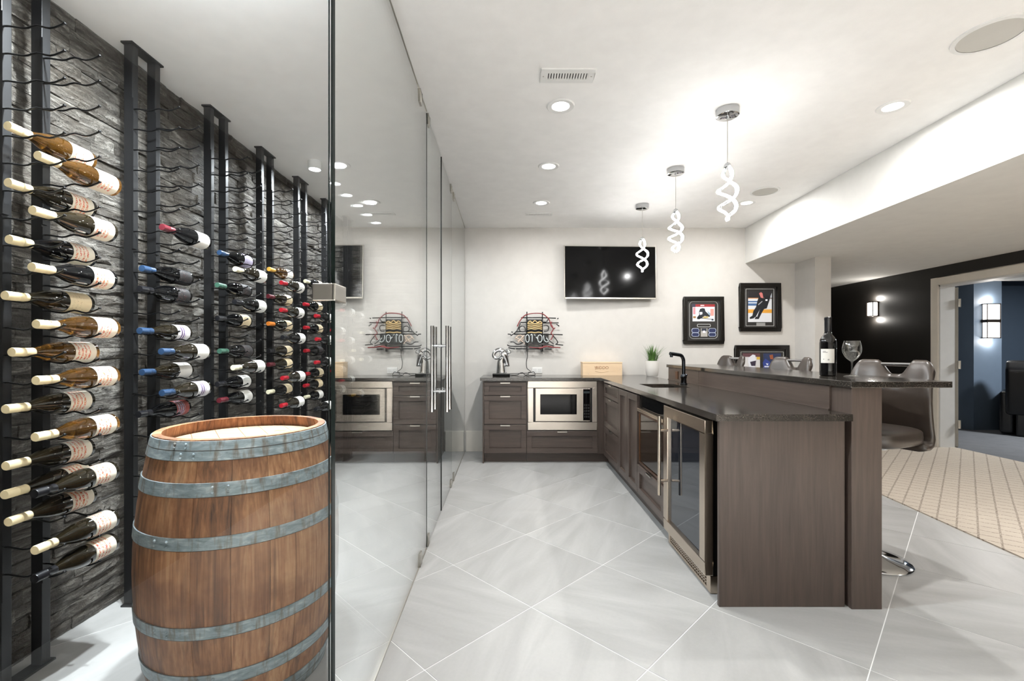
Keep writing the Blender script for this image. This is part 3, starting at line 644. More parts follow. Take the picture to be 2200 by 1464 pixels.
# ------------------------------------------------------------------ cabinets
FX = 1.012; FY = 4.995; CT, CB = .935, .902      # island face, back-run face, worktop top and underside
mapY = lambda a, b, c: (a, FY-c, b)              # faces the camera: a = x, b = z, c = out
mapX = lambda a, b, c: (FX-c, a, b)              # faces the glass wall: a = y, b = z, c = out
def shaker(parent, a0, a1, b0, b1, mp, mat, name, pull=None, rail=.055, slab=False):
    g = .002; a0 += g; a1 -= g; b0 += g; b1 -= g; m = MB()
    rb = min(rail, (b1-b0)*.28)
    m.box(a0, a1, b0, b0+rb, 0.001, .024, mp).box(a0, a1, b1-rb, b1, 0.001, .024, mp).box(a0, a0+rail, b0+rb, b1-rb, 0.001, .024, mp).box(a1-rail, a1, b0+rb, b1-rb, 0.001, .024, mp)
    o = m.build(name, mat, parent, bevel=.0018, bseg=1)
    q = MB(); q.box(a0+rail, a1-rail, b0+rb, b1-rb, .001, .006, mp); q.build('inset_panel', mat, o)
    if pull:
        c = (a0+a1)/2; p = MB()
        if pull == 'top': p.box(c-.053, c+.053, b1-.001, b1+.004, .0, .034, mp).box(c-.053, c+.053, b1-.012, b1+.004, .03, .034, mp)
        p.build('edge_pull', M['nickel'], o)
    return o
# drawer unit beside the glass wall
t = thing('drawer_cabinet', 'dark stained three-drawer base cabinet at the open end of the back counter', 'cabinet', (-.08, FY+.28, 0), group='dark stained base cabinets')
m = MB(); m.box(-.306, .158, FY, BY-.002, .1, CB-.001); m.build('carcass', M['woodv'], t)
m = MB(); m.box(-.322, -.307, FY-.022, BY-.002, 0, CB-.001); m.build('end_gable', M['woodv'], t)
m = MB(); m.box(-.306, .158, FY+.05, FY+.068, 0.001, .1); m.build('toe_kick', M['woodx'], t)
for b0, b1 in ((.742, .885), (.425, .738), (.108, .421)): shaker(t, -.306, .158, b0, b1, mapY, M['woodx'], 'drawer', 'top')
# microwave unit
t = thing('microwave_cabinet', 'dark base cabinet with one wide drawer under the microwave', 'cabinet', (.55, FY+.28, 0), group='dark stained base cabinets')
m = MB(); m.box(.16, .94, FY, BY-.002, .1, .355); m.box(.16, .172, FY, BY-.002, .355, CB-.001).box(.93, .94, FY, BY-.002, .355, CB-.001); m.box(.94, FX+.0, FY-.001, BY-.002, .1, CB-.001); m.build('carcass', M['woodv'], t)
m = MB(); m.box(.16, FX+.05, FY+.05, FY+.068, 0.001, .1); m.build('toe_kick', M['woodx'], t)
shaker(t, .16, .936, .108, .352, mapY, M['woodx'], 'drawer', 'top')
t = thing('microwave', 'built-in stainless steel microwave with a wide trim frame', 'microwave', (.555, FY+.2, .36))
x0, x1, z0, z1 = .174, .928, .362, .898
m = MB(); ix0, ix1, iz0, iz1 = x0+.06, x1-.05, z0+.085, z1-.075
m.box(x0, x1, z0, iz0, 0.001, .02, mapY).box(x0, x1, iz1, z1, .001, .02, mapY).box(x0, ix0, iz0, iz1, .001, .02, mapY).box(ix1, x1, iz0, iz1, .001, .02, mapY); m.build('trim_frame', M['steelx'], t, bevel=.003)
m = MB(); m.box(ix0, ix1, iz0, iz1, -.35, -.02, mapY); m.build('body', M['black'], t)
m = MB(); m.box(ix0+.022, ix1-.02, iz0+.008, iz1-.006, -.02, .012, mapY); dd = m.build('front_door', M['steelx'], t, bevel=.004)
m = MB(); m.box(ix0+.075, ix0+.475, iz0+.085, iz1-.07, .011, .0135, mapY); m.build('window', M['blackgloss'], dd, bevel=.001)
m = MB(); m.box(ix0+.545, ix0+.62, iz0+.02, iz1-.015, .011, .0145, mapY); cp = m.build('control_panel', M['blackgloss'], t)
for r_ in range(5):
    for c_ in range(3):
        m = MB(); m.box(ix0+.553+c_*.022, ix0+.569+c_*.022, iz0+.05+r_*.032, iz0+.07+r_*.032, .0145, .0152, mapY); m.build('button', M['black'], cp)
m = MB(); m.box(ix0+.55, ix0+.615, iz1-.06, iz1-.035, .0145, .0152, mapY); m.build('clock_display', plain('dim_display', (30,40,44), .2), cp)
# island units
t = thing('drawer_cabinet', 'dark three-drawer cabinet of the bar island, next to the corner', 'cabinet', (FX+.3, 4.56, 0), group='dark stained base cabinets')
m = MB(); m.box(FX, 1.598, 4.232, 4.9, .1, CB-.001); m.build('carcass', M['woodv'], t); m = MB(); m.box(FX+.045, FX+.06, 4.232, FY+.05, .001, .1); m.build('toe_kick', M['woody'], t)
m = MB(); m.box(FX, FX+.02, 4.9, FY-.002, .1, CB-.001); m.build('corner_filler', M['woodv'], t)
for b0, b1 in ((.742, .885), (.425, .738), (.108, .421)): shaker(t, 4.232, 4.9, b0, b1, mapX, M['woody'], 'drawer', 'top')
t = thing('sink_cabinet', 'dark two-door sink cabinet of the bar island', 'cabinet', (FX+.3, 3.91, 0), group='dark stained base cabinets')
m = MB(); m.box(FX, FX+.02, 3.595, 4.228, .1, CB-.001).box(FX, 1.598, 3.595, 3.61, .1, CB-.001).box(FX, 1.598, 4.212, 4.228, .1, CB-.001).box(FX, 1.598, 3.61, 4.212, .1, .116); m.build('carcass', M['woodv'], t); m = MB(); m.box(FX+.045, FX+.06, 3.595, 4.231, .001, .1); m.build('toe_kick', M['woody'], t)
for a0, a1 in ((3.595, 3.911), (3.912, 4.228)): shaker(t, a0, a1, .108, .885, mapX, M['woodv'], 'door')
t = thing('oven_cabinet', 'dark cabinet with one drawer below the built-in oven', 'cabinet', (FX+.3, 3.28, 0), group='dark stained base cabinets')
m = MB(); m.box(FX, 1.598, 2.965, 3.592, .1, .345).box(FX, 1.598, 2.965, 2.977, .345, CB-.001).box(FX, 1.598, 3.58, 3.592, .345, CB-.001); m.build('carcass', M['woodv'], t); m = MB(); m.box(FX+.045, FX+.06, 2.95, 3.594, .001, .1); m.build('toe_kick', M['woody'], t)
shaker(t, 2.965, 3.592, .108, .342, mapX, M['woody'], 'drawer', 'top')
t = thing('built_in_oven', 'small built-in drawer oven with dark glass under the worktop', 'oven', (FX+.2, 3.28, .35))
m = MB(); m.box(2.979, 3.578, .349, CB-.004, -.4, -.03, mapX); m.build('body', M['black'], t)
m = MB(); m.box(2.981, 3.576, .79, .894, -.03, .004, mapX); cp = m.build('control_panel', M['blackgloss'], t, bevel=.002)
m = MB(); m.box(2.981, 3.576, .76, .786, -.03, .03, mapX); m.build('lip_handle', M['steely'], t, bevel=.004)
m = MB(); m.box(2.981, 3.576, .352, .370, -.03, .016, mapX).box(2.981, 2.997, .370, .757, -.03, .016, mapX).box(3.56, 3.576, .370, .757, -.03, .016, mapX).box(2.981, 3.576, .741, .757, -.03, .016, mapX); dd = m.build('door_frame', M['bronze'], t, bevel=.002)
m = MB(); m.box(2.998, 3.559, .371, .74, -.02, .010, mapX); m.build('window', plain('bronze_tinted_glass', (34,26,20), .05), dd)
# wine fridge
t = thing('wine_fridge', 'undercounter wine fridge with stainless framed glass door and long bar handle', 'wine fridge', (FX+.25, 2.62, 0))
y0, y1, z0, z1 = 2.302, 2.925, .095, .885
m = MB(); m.box(y0+.01, y1+.012, .012, CB-.006, -.56, -.01, mapX); m.build('body', M['black'], t)
fr = .068; m = MB()
m.box(y0, y1, z0, z0+fr, -.005, .038, mapX).box(y0, y1, z1-fr, z1, -.005, .038, mapX).box(y0, y0+fr, z0+fr, z1-fr, -.005, .038, mapX).box(y1-fr, y1, z0+fr, z1-fr, -.005, .038, mapX); dd = m.build('door_frame', M['steelz'], t, bevel=.004)
def fg():
    q = NT('dark_fridge_glass'); q.set(Base_Color=lin((24,28,34)), Roughness=.02, IOR=1.9, Specular_Tint=(.78,.88,1.0,1.0)); return q.mat
m = MB(); m.box(y0+fr, y1-fr, z0+fr, z1-fr, .0, .024, mapX); m.build('window', fg(), dd)
m = MB(); m.cyl((FX-.09, y1-.075, .33), (FX-.09, y1-.075, .825), .0105, 16); h = m.build('bar_handle', M['steelz'], t, smooth=True)
for z in (.42, .735):
    q = MB(); q.cyl((FX-.037, y1-.075, z), (FX-.086, y1-.075, z), .008, 12); q.build('standoff', M['steely'], h, smooth=True)
m = MB(); m.box(y0+.005, y1, .004, .02, -.03, .006, mapX).box(y0+.005, y1, .078, .09, -.03, .006, mapX).box(y0+.005, y0+.05, .02, .078, -.03, .006, mapX).box(y1-.03, y1, .02, .078, -.03, .006, mapX); g = m.build('vent_grille', M['steely'], t)
sl = MB(); sl.box(FX-.004, FX+.02, -.004, .004, .02, .078); me = sl.mesh('grille_slat', M['steely'])
sh = MB(); sh.box(FX-.004, FX+.02, y0+.05, y1-.03, -.0025, .0025); me2 = sh.mesh('grille_slat', M['steely'])
for i in range(24): ob('grille_slat', me, g, tuple(Vector((0, y0+.055+(y1-y0-.09)*i/23, 0))-t.location))
for z in (.034, .049, .064): ob('grille_slat', me2, g, tuple(Vector((0, 0, z))-t.location))
# end panel, raised bar wall, bar post
t = tag(MB().box(FX-.014, 1.603, 2.193, 2.213, 0, CB-.001).build('end_panel', M['woodv'], bevel=.0015), 'flat dark stained end panel of the bar island', 'cabinet panel')
t = thing('bar_wall', 'raised dark wood bar wall carrying the upper bar top', 'bar', (1.7, 3.4, 0))
m = MB(); m.box(1.622, 1.766, 2.31, 4.69, 0, 1.058); m.build('core', M['woody'], t)
m = MB(); m.box(1.6125, 1.621, 2.222, 2.36, 0, CB-.001).box(1.6125, 1.621, 2.36, 4.69, 0, .9); m.build('back_panel', M['woodv'], t)
for a0, a1 in ((2.312, 3.93), (3.934, 4.69)): MB().box(1.612, 1.6215, a0, a1, CT+.001, 1.058).build('splash_panel', M['woody'], t)
MB().box(1.606, 1.6125, 2.312, 4.69, CT+.0005, CT+.006).build('bead', M['woody'], t)
MB().box(1.621, 1.766, 2.173, 2.311, 0, 1.059).build('end_post', M['woodv'], t, bevel=.0015)
MB().box(1.766, 1.78, 2.33, 4.69, 0, .1).build('base_skirting', M['woody'], t)
m = MB(); m.box(1.605, 1.612, 4.41, 4.48, .955, 1.03); ot = tag(m.build('outlet_plate', M['bronze'], bevel=.002), 'small bronze outlet plate on the bar splash panel beside the tap', 'outlet')
# worktops
SKx0, SKx1, SKy0, SKy1 = 1.13, 1.44, 3.66, 4.06
m = MB(); m.box(-.348, .965, 4.955, BY-.001, CB, CT).box(.965, 1.611, 4.955, BY-.001, CB, CT).box(.965, 1.611, 2.15, SKy0, CB, CT).box(.965, SKx0, SKy0, SKy1, CB, CT).box(SKx1, 1.611, SKy0, SKy1, CB, CT).box(.965, 1.611, SKy1, 4.955, CB, CT)
tag(m.build('worktop', M['granite']), 'dark polished granite L-shaped worktop on the base cabinets', 'worktop')
m = MB(); m.prism([(1.6, 2.15), (2.08, 2.15), (2.1, 2.17), (2.1, 4.72), (1.6, 4.72)], 1.06, 1.09, lambda a, b, c: (a, b, c)); tag(m.build('bar_counter', M['granite'], bevel=.003), 'dark polished granite raised bar top with bottle and glass on it', 'bar top')
t = thing('sink', 'undermount steel bar sink sunk into the worktop', 'sink', ((SKx0+SKx1)/2, (SKy0+SKy1)/2, .75)); m = MB()
m.box(SKx0-.01, SKx0, SKy0-.01, SKy1+.01, .75, CB-.001).box(SKx1, SKx1+.01, SKy0-.01, SKy1+.01, .75, CB-.001).box(SKx0, SKx1, SKy0-.01, SKy0, .75, CB-.001).box(SKx0, SKx1, SKy1, SKy1+.01, .75, CB-.001).box(SKx0, SKx1, SKy0, SKy1, .74, .75); m.build('basin', M['steely'], t)
m = MB(); m.lathe([(.0001, .752), (.03, .752), (.036, .7505)], 20, ((SKx0+SKx1)/2, (SKy0+SKy1)/2, 0), cap=False); m.build('drain', M['chrome'], t)
# tap
fx, fy = 1.515, 4.02
t = thing('bar_tap', 'dark chrome bar tap with angled spout beside the sink', 'tap', (fx, fy, CT)); z = CT
dch = plain('dark_chrome', (70,74,80), .12, 1)
m = MB(); m.lathe([(.032, 0), (.032, .006), (.026, .012), (.024, .05), (.028, .062), (.026, .08), (.018, .09), (.0001, .09)], 24, (fx, fy, z)); m.build('base', dch, t, smooth=True)
pts = [(fx, fy, z+.08), (fx, fy, z+.2)]+[(fx-.045+.045*math.cos(a), fy-.02*(1-math.cos(a)), z+.2+.06*math.sin(a)) for a in [i*PI/16 for i in range(1, 9)]]+[(fx-.1, fy-.035, z+.268), (fx-.135, fy-.045, z+.272)]
m = MB(); m.tube(pts, .0155, 14); sp = m.build('spout', dch, t, smooth=True)
m = MB(); m.cyl((fx-.122, fy-.042, z+.268), (fx-.122, fy-.042, z+.24), .013, 14); m.build('nozzle', dch, sp, smooth=True)
m = MB(); m.cyl((fx, fy-.02, z+.06), (fx-.01, fy-.085, z+.085), .008, 10); m.ball((fx-.01, fy-.088, z+.086), .011, n=10); m.build('lever', dch, t, smooth=True)

# ------------------------------------------------------------------ television
t = thing('television', 'wall-mounted flat black television with thin silver frame', 'television', (1.18, BY-.09, 2.17), (0, 0, math.radians(-1.6)))
t.rotation_euler = (math.radians(-1.5), 0, math.radians(2.5))
tw, thh = 1.115, .64
def T(mm, n, mat, par, **k):
    me = mm.mesh(n, mat, **k); return ob(n, me, par)
m = MB(); m.box(-tw/2+.01, tw/2-.01, 0, .03, -thh/2+.01, thh/2-.01); T(m, 'back_shell', M['black'], t)
m = MB(); b = .009; m.box(-tw/2, tw/2, -.012, .012, -thh/2, -thh/2+.016).box(-tw/2, tw/2, -.012, .012, thh/2-b, thh/2).box(-tw/2, -tw/2+b, -.012, .012, -thh/2, thh/2).box(tw/2-b, tw/2, -.012, .012, -thh/2, thh/2); T(m, 'bezel', M['nickel'], t)
def tvg():
    q = NT('television_screen'); q.set(Base_Color=(.002,.002,.0022), Roughness=.1, Specular_IOR_Level=.14); return q.mat
m = MB(); m.box(-tw/2+b, tw/2-b, -.008, .0, -thh/2+.016, thh/2-b); T(m, 'screen', tvg(), t)
m = MB(); m.box(-.15, .15, .03, .075, -.15, .15); T(m, 'mount_bracket', M['blackmetal'], t)

# ------------------------------------------------------------------ pendants
def pendant(x, y, ph, label, twist):
    t = thing('pendant_lamp', label, 'pendant lamp', (x, y, CZ), group='twisted LED pendants over the bar')
    m = MB(); m.lathe([(.0001, -.046), (.058, -.046), (.066, -.042), (.067, -.036), (.067, 0)], 36, (x, y, CZ), cap=False); cn = m.build('canopy', M['chrome'], t, smooth=True)
    m = MB(); m.lathe([(.0001, -.062), (.006, -.062), (.008, -.046)], 12, (x, y, CZ), cap=False); m.build('cord_grip', M['chrome'], cn, smooth=True)
    zt = 2.385; m = MB(); m.cyl((x, y, zt), (x, y, CZ-.05), .0022, 8); m.build('cord', M['nickel'], t)
    m = MB(); m.lathe([(.0001, .014), (.012, .012), (.021, 0), (.023, -.016), (.02, -.022), (.0001, -.022)], 20, (x, y, zt), cap=False); m.build('cap', M['chrome'], t, smooth=True)
    N = 64
    def rad(u):
        u0 = [0, .1, .2, .3, .42, .55, .68, .8, .92, 1]; rv = [.019, .026, .03, .038, .056, .062, .054, .05, .028, .004]
        for i in range(9):
            if u <= u0[i+1]: q = (u-u0[i])/(u0[i+1]-u0[i]); q = q*q*(3-2*q); return rv[i]+(rv[i+1]-rv[i])*q
        return .004
    for s in (0, PI):
        pts = []; ins = []
        for i in range(N+1):
            u = i/N; a = ph+s+twist*u; r = rad(u); zz = zt-.012-.33*u
            pts.append((x+r*math.cos(a), y+r*math.sin(a), zz)); ri = r-.0105; ins.append((x+ri*math.cos(a), y+ri*math.sin(a), zz-.001))
        m = MB(); m.tube(pts, .0078, 10); st = m.build('led_strand', M['led'], t, smooth='all')
        m = MB(); m.tube(ins, .006, 8); m.build('chrome_channel', M['chrome'], st, smooth='all')
pendant(1.335, 2.82, -1.61, 'twisted LED pendant lamp over the end of the bar with the wine glass', 3.12*PI)
pendant(1.345, 3.74, -1.5, 'twisted LED pendant lamp hanging in the middle of the three', 3.6*PI)
pendant(1.337, 4.67, -1.45, 'twisted LED pendant lamp nearest the television', 3.05*PI)

# ------------------------------------------------------------------ framed hockey photographs on the back wall
PX = 5.69e-3
def wx(px): return (px-1100)*PX
def wz(py): return 1.24-(py-752)*PX
def inkm(name, rgb): return M.setdefault(name, plain(name, rgb, .5))
def frame(px0, px1, py0, py1, label, fw):
    x0, x1, z0, z1 = wx(px0), wx(px1), wz(py1), wz(py0); y = BY-.001
    t = thing('framed_photo', label, 'framed picture', ((x0+x1)/2, y-.015, z0), group='black framed hockey photographs')
    m = MB(); m.box(x0, x1, y-.032, y, z0, z0+fw).box(x0, x1, y-.032, y, z1-fw, z1).box(x0, x0+fw, y-.032, y, z0+fw, z1-fw).box(x1-fw, x1, y-.032, y, z0+fw, z1-fw); m.build('frame', M['blackgloss'] if 0 else plain('black_frame_lacquer', (18,16,14), .22), t, bevel=.006)
    m = MB(); m.box(x0+fw, x1-fw, y-.012, y, z0+fw, z1-fw); m.build('mat_board', plain('dark_mat_board', (40,38,36), .6), t)
    return t
YF = BY-.0135
def ink(t, name, poly, rgb, layer):
    m = MB(); d = YF-.0006*layer; m.prism(poly, d, d-.0005, lambda a, b, c: (a, c, b)); return m.build(name, inkm('print_%d_%d_%d' % rgb, rgb), t)
def rect(x0, x1, y0, y1): return [(x0, y0), (x1, y0), (x1, y1), (x0, y1)]
def loopline(t, pts, w, rgb, name='mat_line', layer=1):
    m = MB(); m.tube([(a, YF-.0006*layer, b) for a, b in pts], w, 6, closed=True); return m.build(name, inkm('print_%d_%d_%d' % rgb, rgb), t)
def rrect(x0, x1, z0, z1, r, n=5):
    out = []
    for cx, cz, a in ((x1-r, z1-r, 0), (x0+r, z1-r, PI/2), (x0+r, z0+r, PI), (x1-r, z0+r, 1.5*PI)):
        for i in range(n+1): out.append((cx+r*math.cos(a+i*PI/2/n), cz+r*math.sin(a+i*PI/2/n)))
    return out
# goalkeeper picture; coordinates come from a 12.2x detail of the picture
def q1(u, v): return (wx(1455+u/12.2), wz(630+v/12.2))
def Q(f, pts): return [f(*p) for p in pts]
t = frame(1467, 1553, 638, 740, 'black framed hockey picture with goalkeeper photo and two number eights', .045)
def fr_(f, u0, u1, v0, v1): a = f(u0, v1); b = f(u1, v0); return rect(a[0], b[0], a[1], b[1])
a = q1(305, 1195); b = q1(1040, 225); loopline(t, rrect(a[0], b[0], a[1], b[1], .045), .0028, (176,176,174))
ph = ink(t, 'photo_print', fr_(q1, 385, 965, 300, 745), (224,226,230), 1)
for poly, c, l in ((fr_(q1, 385, 965, 300, 365), (150,40,44), 2), (fr_(q1, 365, 460, 290, 370), (52,48,66), 3), (fr_(q1, 590, 690, 315, 345), (225,200,200), 3), (fr_(q1, 400, 460, 380, 560), (206,140,150), 2), (fr_(q1, 850, 940, 420, 600), (216,150,140), 2),
                   (Q(q1, [(550,500),(580,420),(640,400),(700,410),(720,480),(760,520),(840,600),(830,630),(700,600),(650,640),(560,690),(500,685),(510,630),(560,570)]), (28,34,42), 4), (Q(q1, [(560,500),(640,500),(640,560),(580,580)]), (214,216,226), 5),
                   (Q(q1, [(650,620),(790,610),(800,650),(680,670)]), (190,170,110), 5), (Q(q1, [(770,470),(850,540),(850,600),(790,560)]), (150,170,190), 5), (fr_(q1, 400, 470, 610, 660), (150,110,60), 4), (fr_(q1, 880, 930, 680, 720), (40,60,80), 4), (Q(q1, [(500,640),(930,690),(930,700),(500,655)]), (70,70,74), 4)): ink(t, 'photo_print', poly, c, l)
a = q1(510, 890); b = q1(850, 820); loopline(t, rrect(a[0], b[0], a[1], b[1], .012), .0035, (200,200,200), 'name_plate')
for u0, u1 in ((365, 555), (805, 995)):
    for v0, v1 in ((930, 1040), (1045, 1140)):
        a = q1(u0, v1); b = q1(u1, v0); pl = rrect(a[0], b[0], a[1], b[1], .022); ink(t, 'number_patch', pl, (36,46,84), 1); loopline(t, pl, .0035, (176,184,206), 'number_patch', 2)
ink(t, 'photo_print', fr_(q1, 600, 775, 925, 1145), (176,172,166), 1); ink(t, 'photo_print', fr_(q1, 620, 750, 930, 1000), (40,46,62), 2); ink(t, 'photo_print', Q(q1, [(650,990),(710,985),(730,1050),(650,1050)]), (222,222,228), 3)
# skater picture
def q2(u, v): return (wx(1575+u/6.97), wz(600+v/6.97))
t = frame(1587, 1675, 609, 713, 'black framed photo of a skating hockey player in dark kit', .05)
a = q2(180, 702); b = q2(597, 152); loopline(t, rrect(a[0], b[0], a[1], b[1], .004), .003, (190,190,186))
ink(t, 'photo_print', fr_(q2, 212, 565, 190, 645), (222,224,228), 1)
for poly, c, l in ((fr_(q2, 212, 565, 190, 285), (38,36,40), 2), (fr_(q2, 212, 565, 283, 296), (200,140,90), 3), (fr_(q2, 212, 400, 330, 400), (70,104,150), 2), (fr_(q2, 215, 380, 350, 366), (220,226,236), 3), (fr_(q2, 212, 565, 455, 510), (222,160,60), 2),
                   (Q(q2, [(350,330),(385,230),(430,240),(450,290),(500,250),(545,260),(530,320),(490,440),(450,450),(420,500),(370,600),(310,600),(330,560),(290,590),(240,600),(235,575),(275,550),(290,480),(330,420)]), (26,28,34), 4),
                   (Q(q2, [(375,215),(405,200),(425,215),(440,290),(400,280)]), (206,120,116), 5), (fr_(q2, 470, 500, 305, 330), (230,230,236), 5), (Q(q2, [(330,560),(390,450),(380,470),(345,570)]), (228,230,236), 5), (Q(q2, [(360,380),(420,330),(425,340),(365,395)]), (170,170,176), 5), (Q(q2, [(545,260),(565,210),(565,300),(535,330)]), (190,196,204), 3)): ink(t, 'photo_print', poly, c, l)
a = q2(335, 700); b = q2(467, 655); ink(t, 'name_plate', rect(a[0], b[0], a[1], b[1]), (150,150,148), 4)
# double picture behind the stools
t = frame(1577, 1693, 742, 842, 'wide black framed pair of hockey photos behind the bar stools', .05)
def q3(u, v): return q2(u, v)
a = q3(105, 1580); b = q3(740, 1090); loopline(t, rrect(a[0], b[0], a[1], b[1], .004), .003, (176,176,170))
for u0, u1 in ((130, 390), (440, 700)): ink(t, 'photo_print', fr_(q3, u0, u1, 1112, 1560), (206,204,204), 1)
for poly, c, l in ((fr_(q3, 130, 390, 1112, 1165), (96,62,68), 2), (fr_(q3, 340, 390, 1165, 1205), (206,170,70), 2), (Q(q3, [(215,1180),(280,1130),(320,1140),(330,1240),(310,1310),(345,1400),(330,1410),(290,1330),(270,1400),(230,1400),(225,1300),(210,1240)]), (222,224,232), 3), (Q(q3, [(240,1240),(330,1220),(320,1300),(260,1300)]), (52,44,62), 4),
                   (fr_(q3, 440, 700, 1112, 1300), (40,52,86), 2), (Q(q3, [(430,1250),(470,1190),(540,1240),(530,1360),(450,1370)]), (48,66,140), 3), (Q(q3, [(455,1300),(520,1300),(520,1320),(455,1320)]), (220,224,236), 4), (Q(q3, [(530,1140),(580,1130),(590,1200),(545,1200)]), (150,84,52), 3), (Q(q3, [(475,1260),(515,1265),(505,1290),(490,1285)]), (220,224,236), 4)): ink(t, 'photo_print', poly, c, l)

# ------------------------------------------------------------------ neon sign (unlit), cord, outlet
NY = BY-.045
def nz(u, v, d=0): return ((1080+u/9.15-1100)*5.64e-3, NY-d, 1.24-(660+v/9.15-752)*5.64e-3)
t = thing('neon_sign', 'unlit neon bar sign of dark and red tubes with gold crown and white letters', 'neon sign', nz(640, 800))
bars = {'black': [[(475,95),(475,860)], [(780,100),(780,870)], [(360,213),(800,213)], [(800,213),(1045,222)], [(350,305),(470,305)], [(790,315),(1095,315)], [(220,535),(480,535)], [(800,540),(1175,547)], [(100,535),(150,540),(165,560)], [(245,490),(470,480)], [(1030,735),(1185,750)], [(90,742),(150,770),(420,775),(700,800)], [(110,800),(240,825)], [(260,822),(760,826)]],
        'wirered': [[(285,385),(330,290),(400,200),(480,150),(630,128),(780,140),(880,215),(905,240)], [(905,240),(940,330),(990,430),(945,520),(985,560),(940,650)], [(960,290),(940,360),(1000,430),(1020,410)], [(520,790),(720,805),(840,770),(930,790),(1130,800)], [(720,820),(880,775),(1000,800)]],
        'tube': [[(350,310),(270,480),(160,565)], [(170,490),(200,500)], [(370,380),(430,400),(440,470),(380,490),(330,460),(330,410),(370,380)], [(800,370),(860,365),(900,400),(880,470),(810,480)], [(790,300),(860,290),(890,240)], [(990,570),(1075,690),(1030,740)], [(830,570),(900,650),(1000,730)], [(150,690),(210,690),(300,735),(420,690)], [(1050,340),(1105,380)], [(1070,240),(1090,220)], [(700,750),(800,730),(900,740),(1000,770)]],
        'pale': [[(240,640),(300,570),(360,560),(400,620),(340,670),(280,650)], [(250,600),(330,640),(400,690),(430,730)], [(300,700),(380,600),(420,560)]]}
bm = {'black': M['wire'], 'wirered': plain('dull_red_tube', (120,34,38), .3), 'tube': plain('grey_glass_tube', (44,42,42), .25), 'pale': plain('pale_coated_tube', (206,186,168), .35)}
bn = {'black': 'frame_rod', 'wirered': 'red_tube', 'tube': 'grey_tube', 'pale': 'pale_tube'}
def smoothp(pts, n=5):
    if len(pts) < 3: return pts
    out = []; P = [Vector(p) for p in pts]
    for i in range(len(P)-1):
        p0, p1, p2, p3 = P[max(i-1, 0)], P[i], P[i+1], P[min(i+2, len(P)-1)]
        for k in range(n):
            s = k/n; out.append(.5*((2*p1)+(-p0+p2)*s+(2*p0-5*p1+4*p2-p3)*s*s+(-p0+3*p1-3*p2+p3)*s**3))
    return out+[P[-1]]
for k, ls in bars.items():
    for i, pl in enumerate(ls):
        m = MB(); m.tube(smoothp([nz(u, v, .01+.006*(i % 3)+(.015 if k != 'black' else 0)) for u, v in pl]), .0066 if k != 'black' else .0062, 8); m.build(bn[k], bm[k], t, smooth='all')
m = MB(); a = nz(480, 530); b = nz(775, 245); m.box(a[0], b[0], NY-.012, NY-.004, a[2], b[2]); m.build('backing', M['black'], t)
m = MB(); a = nz(440, 740); b = nz(900, 530); m.box(a[0], b[0], NY-.012, NY-.004, a[2], b[2]); m.build('backing', M['black'], t)
gold = plain('gold_coated_tube', (206,178,124), .35)
for v in (330, 365, 400, 435, 470, 505):
    m = MB(); m.tube(smoothp([nz(485, v+8, .03), nz(560, v-6, .032), nz(630, v+6, .032), nz(700, v-6, .032), nz(770, v+6, .03)]), .0068, 8); m.build('crown_tube', gold if v != 470 else M['wire'], t, smooth='all')
m = MB(); m.tube(smoothp([nz(490, 320, .03), nz(535, 280, .03), nz(580, 310, .03), nz(630, 270, .03), nz(680, 310, .03), nz(730, 285, .03), nz(770, 320, .03)]), .006, 8); m.build('crown_tube', gold, t, smooth='all')
wt = plain('white_coated_tube', (206,212,212), .3)
letters = [[(485,545),(515,575),(515,660),(485,695),(455,660),(455,575),(485,545)], [(545,560),(575,545),(575,690)], [(610,545),(640,560)], [(650,590),(690,640)], [(725,550),(765,580),(765,660),(725,695),(690,660),(690,580),(725,550)], [(800,560),(810,650),(860,690),(890,660),(850,610)]]
for pl in letters:
    m = MB(); m.tube(smoothp([nz(u, v, .036) for u, v in pl]), .0052, 8); m.build('letter_tube', wt, t, smooth='all')
for u, v in ((480,850), (770,855)): m = MB(); a = nz(u-22, v+22); b = nz(u+22, v-22); m.box(a[0], b[0], NY-.02, NY+.03, a[2], b[2]); m.build('end_block', M['black'], t)
m = MB(); a = nz(830, 845); b = nz(960, 812); m.box(a[0], b[0], NY-.02, NY+.005, a[2], b[2]); m.build('transformer', M['black'], t)
cz = CT+.006; pts = [nz(487, 860, .01), nz(487, 960, .02), nz(465, 1080, .02), nz(475, 1200, .03), nz(530, 1290, .05)]
pts += [(-.12+.04, NY-.07, cz+.012), (-.02, NY-.08, cz), (.06, NY-.08, cz), (.1, NY-.085, cz+.022), (.13, NY-.08, cz+.024), (.155, NY-.085, cz), (.19, NY-.1, cz+.004), (.2, NY-.06, cz+.03), (.23, NY-.07, cz+.028), (.26, NY-.05, cz+.034), (.275, NY-.08, cz), (.21, NY-.12, cz), (.17, NY-.1, cz+.003)]
m = MB(); m.tube(smoothp(pts, 6), .0042, 8); m.build('power_cord', M['rubber'], t, smooth='all')
t = thing('wall_outlet', 'white wall outlet plate under the neon sign', 'outlet', (.24, BY-.004, .99)); x, z = wx(1154), wz(796)
m = MB(); m.box(x-.06, x+.06, BY-.008, BY, z-.036, z+.036); m.build('plate', M['white'], t, bevel=.003)
for dx in (-.03, .03):
    m = MB(); m.box(x+dx-.022, x+dx+.022, BY-.0105, BY-.008, z-.018, z+.018); m.build('socket', M['jamb'], t)
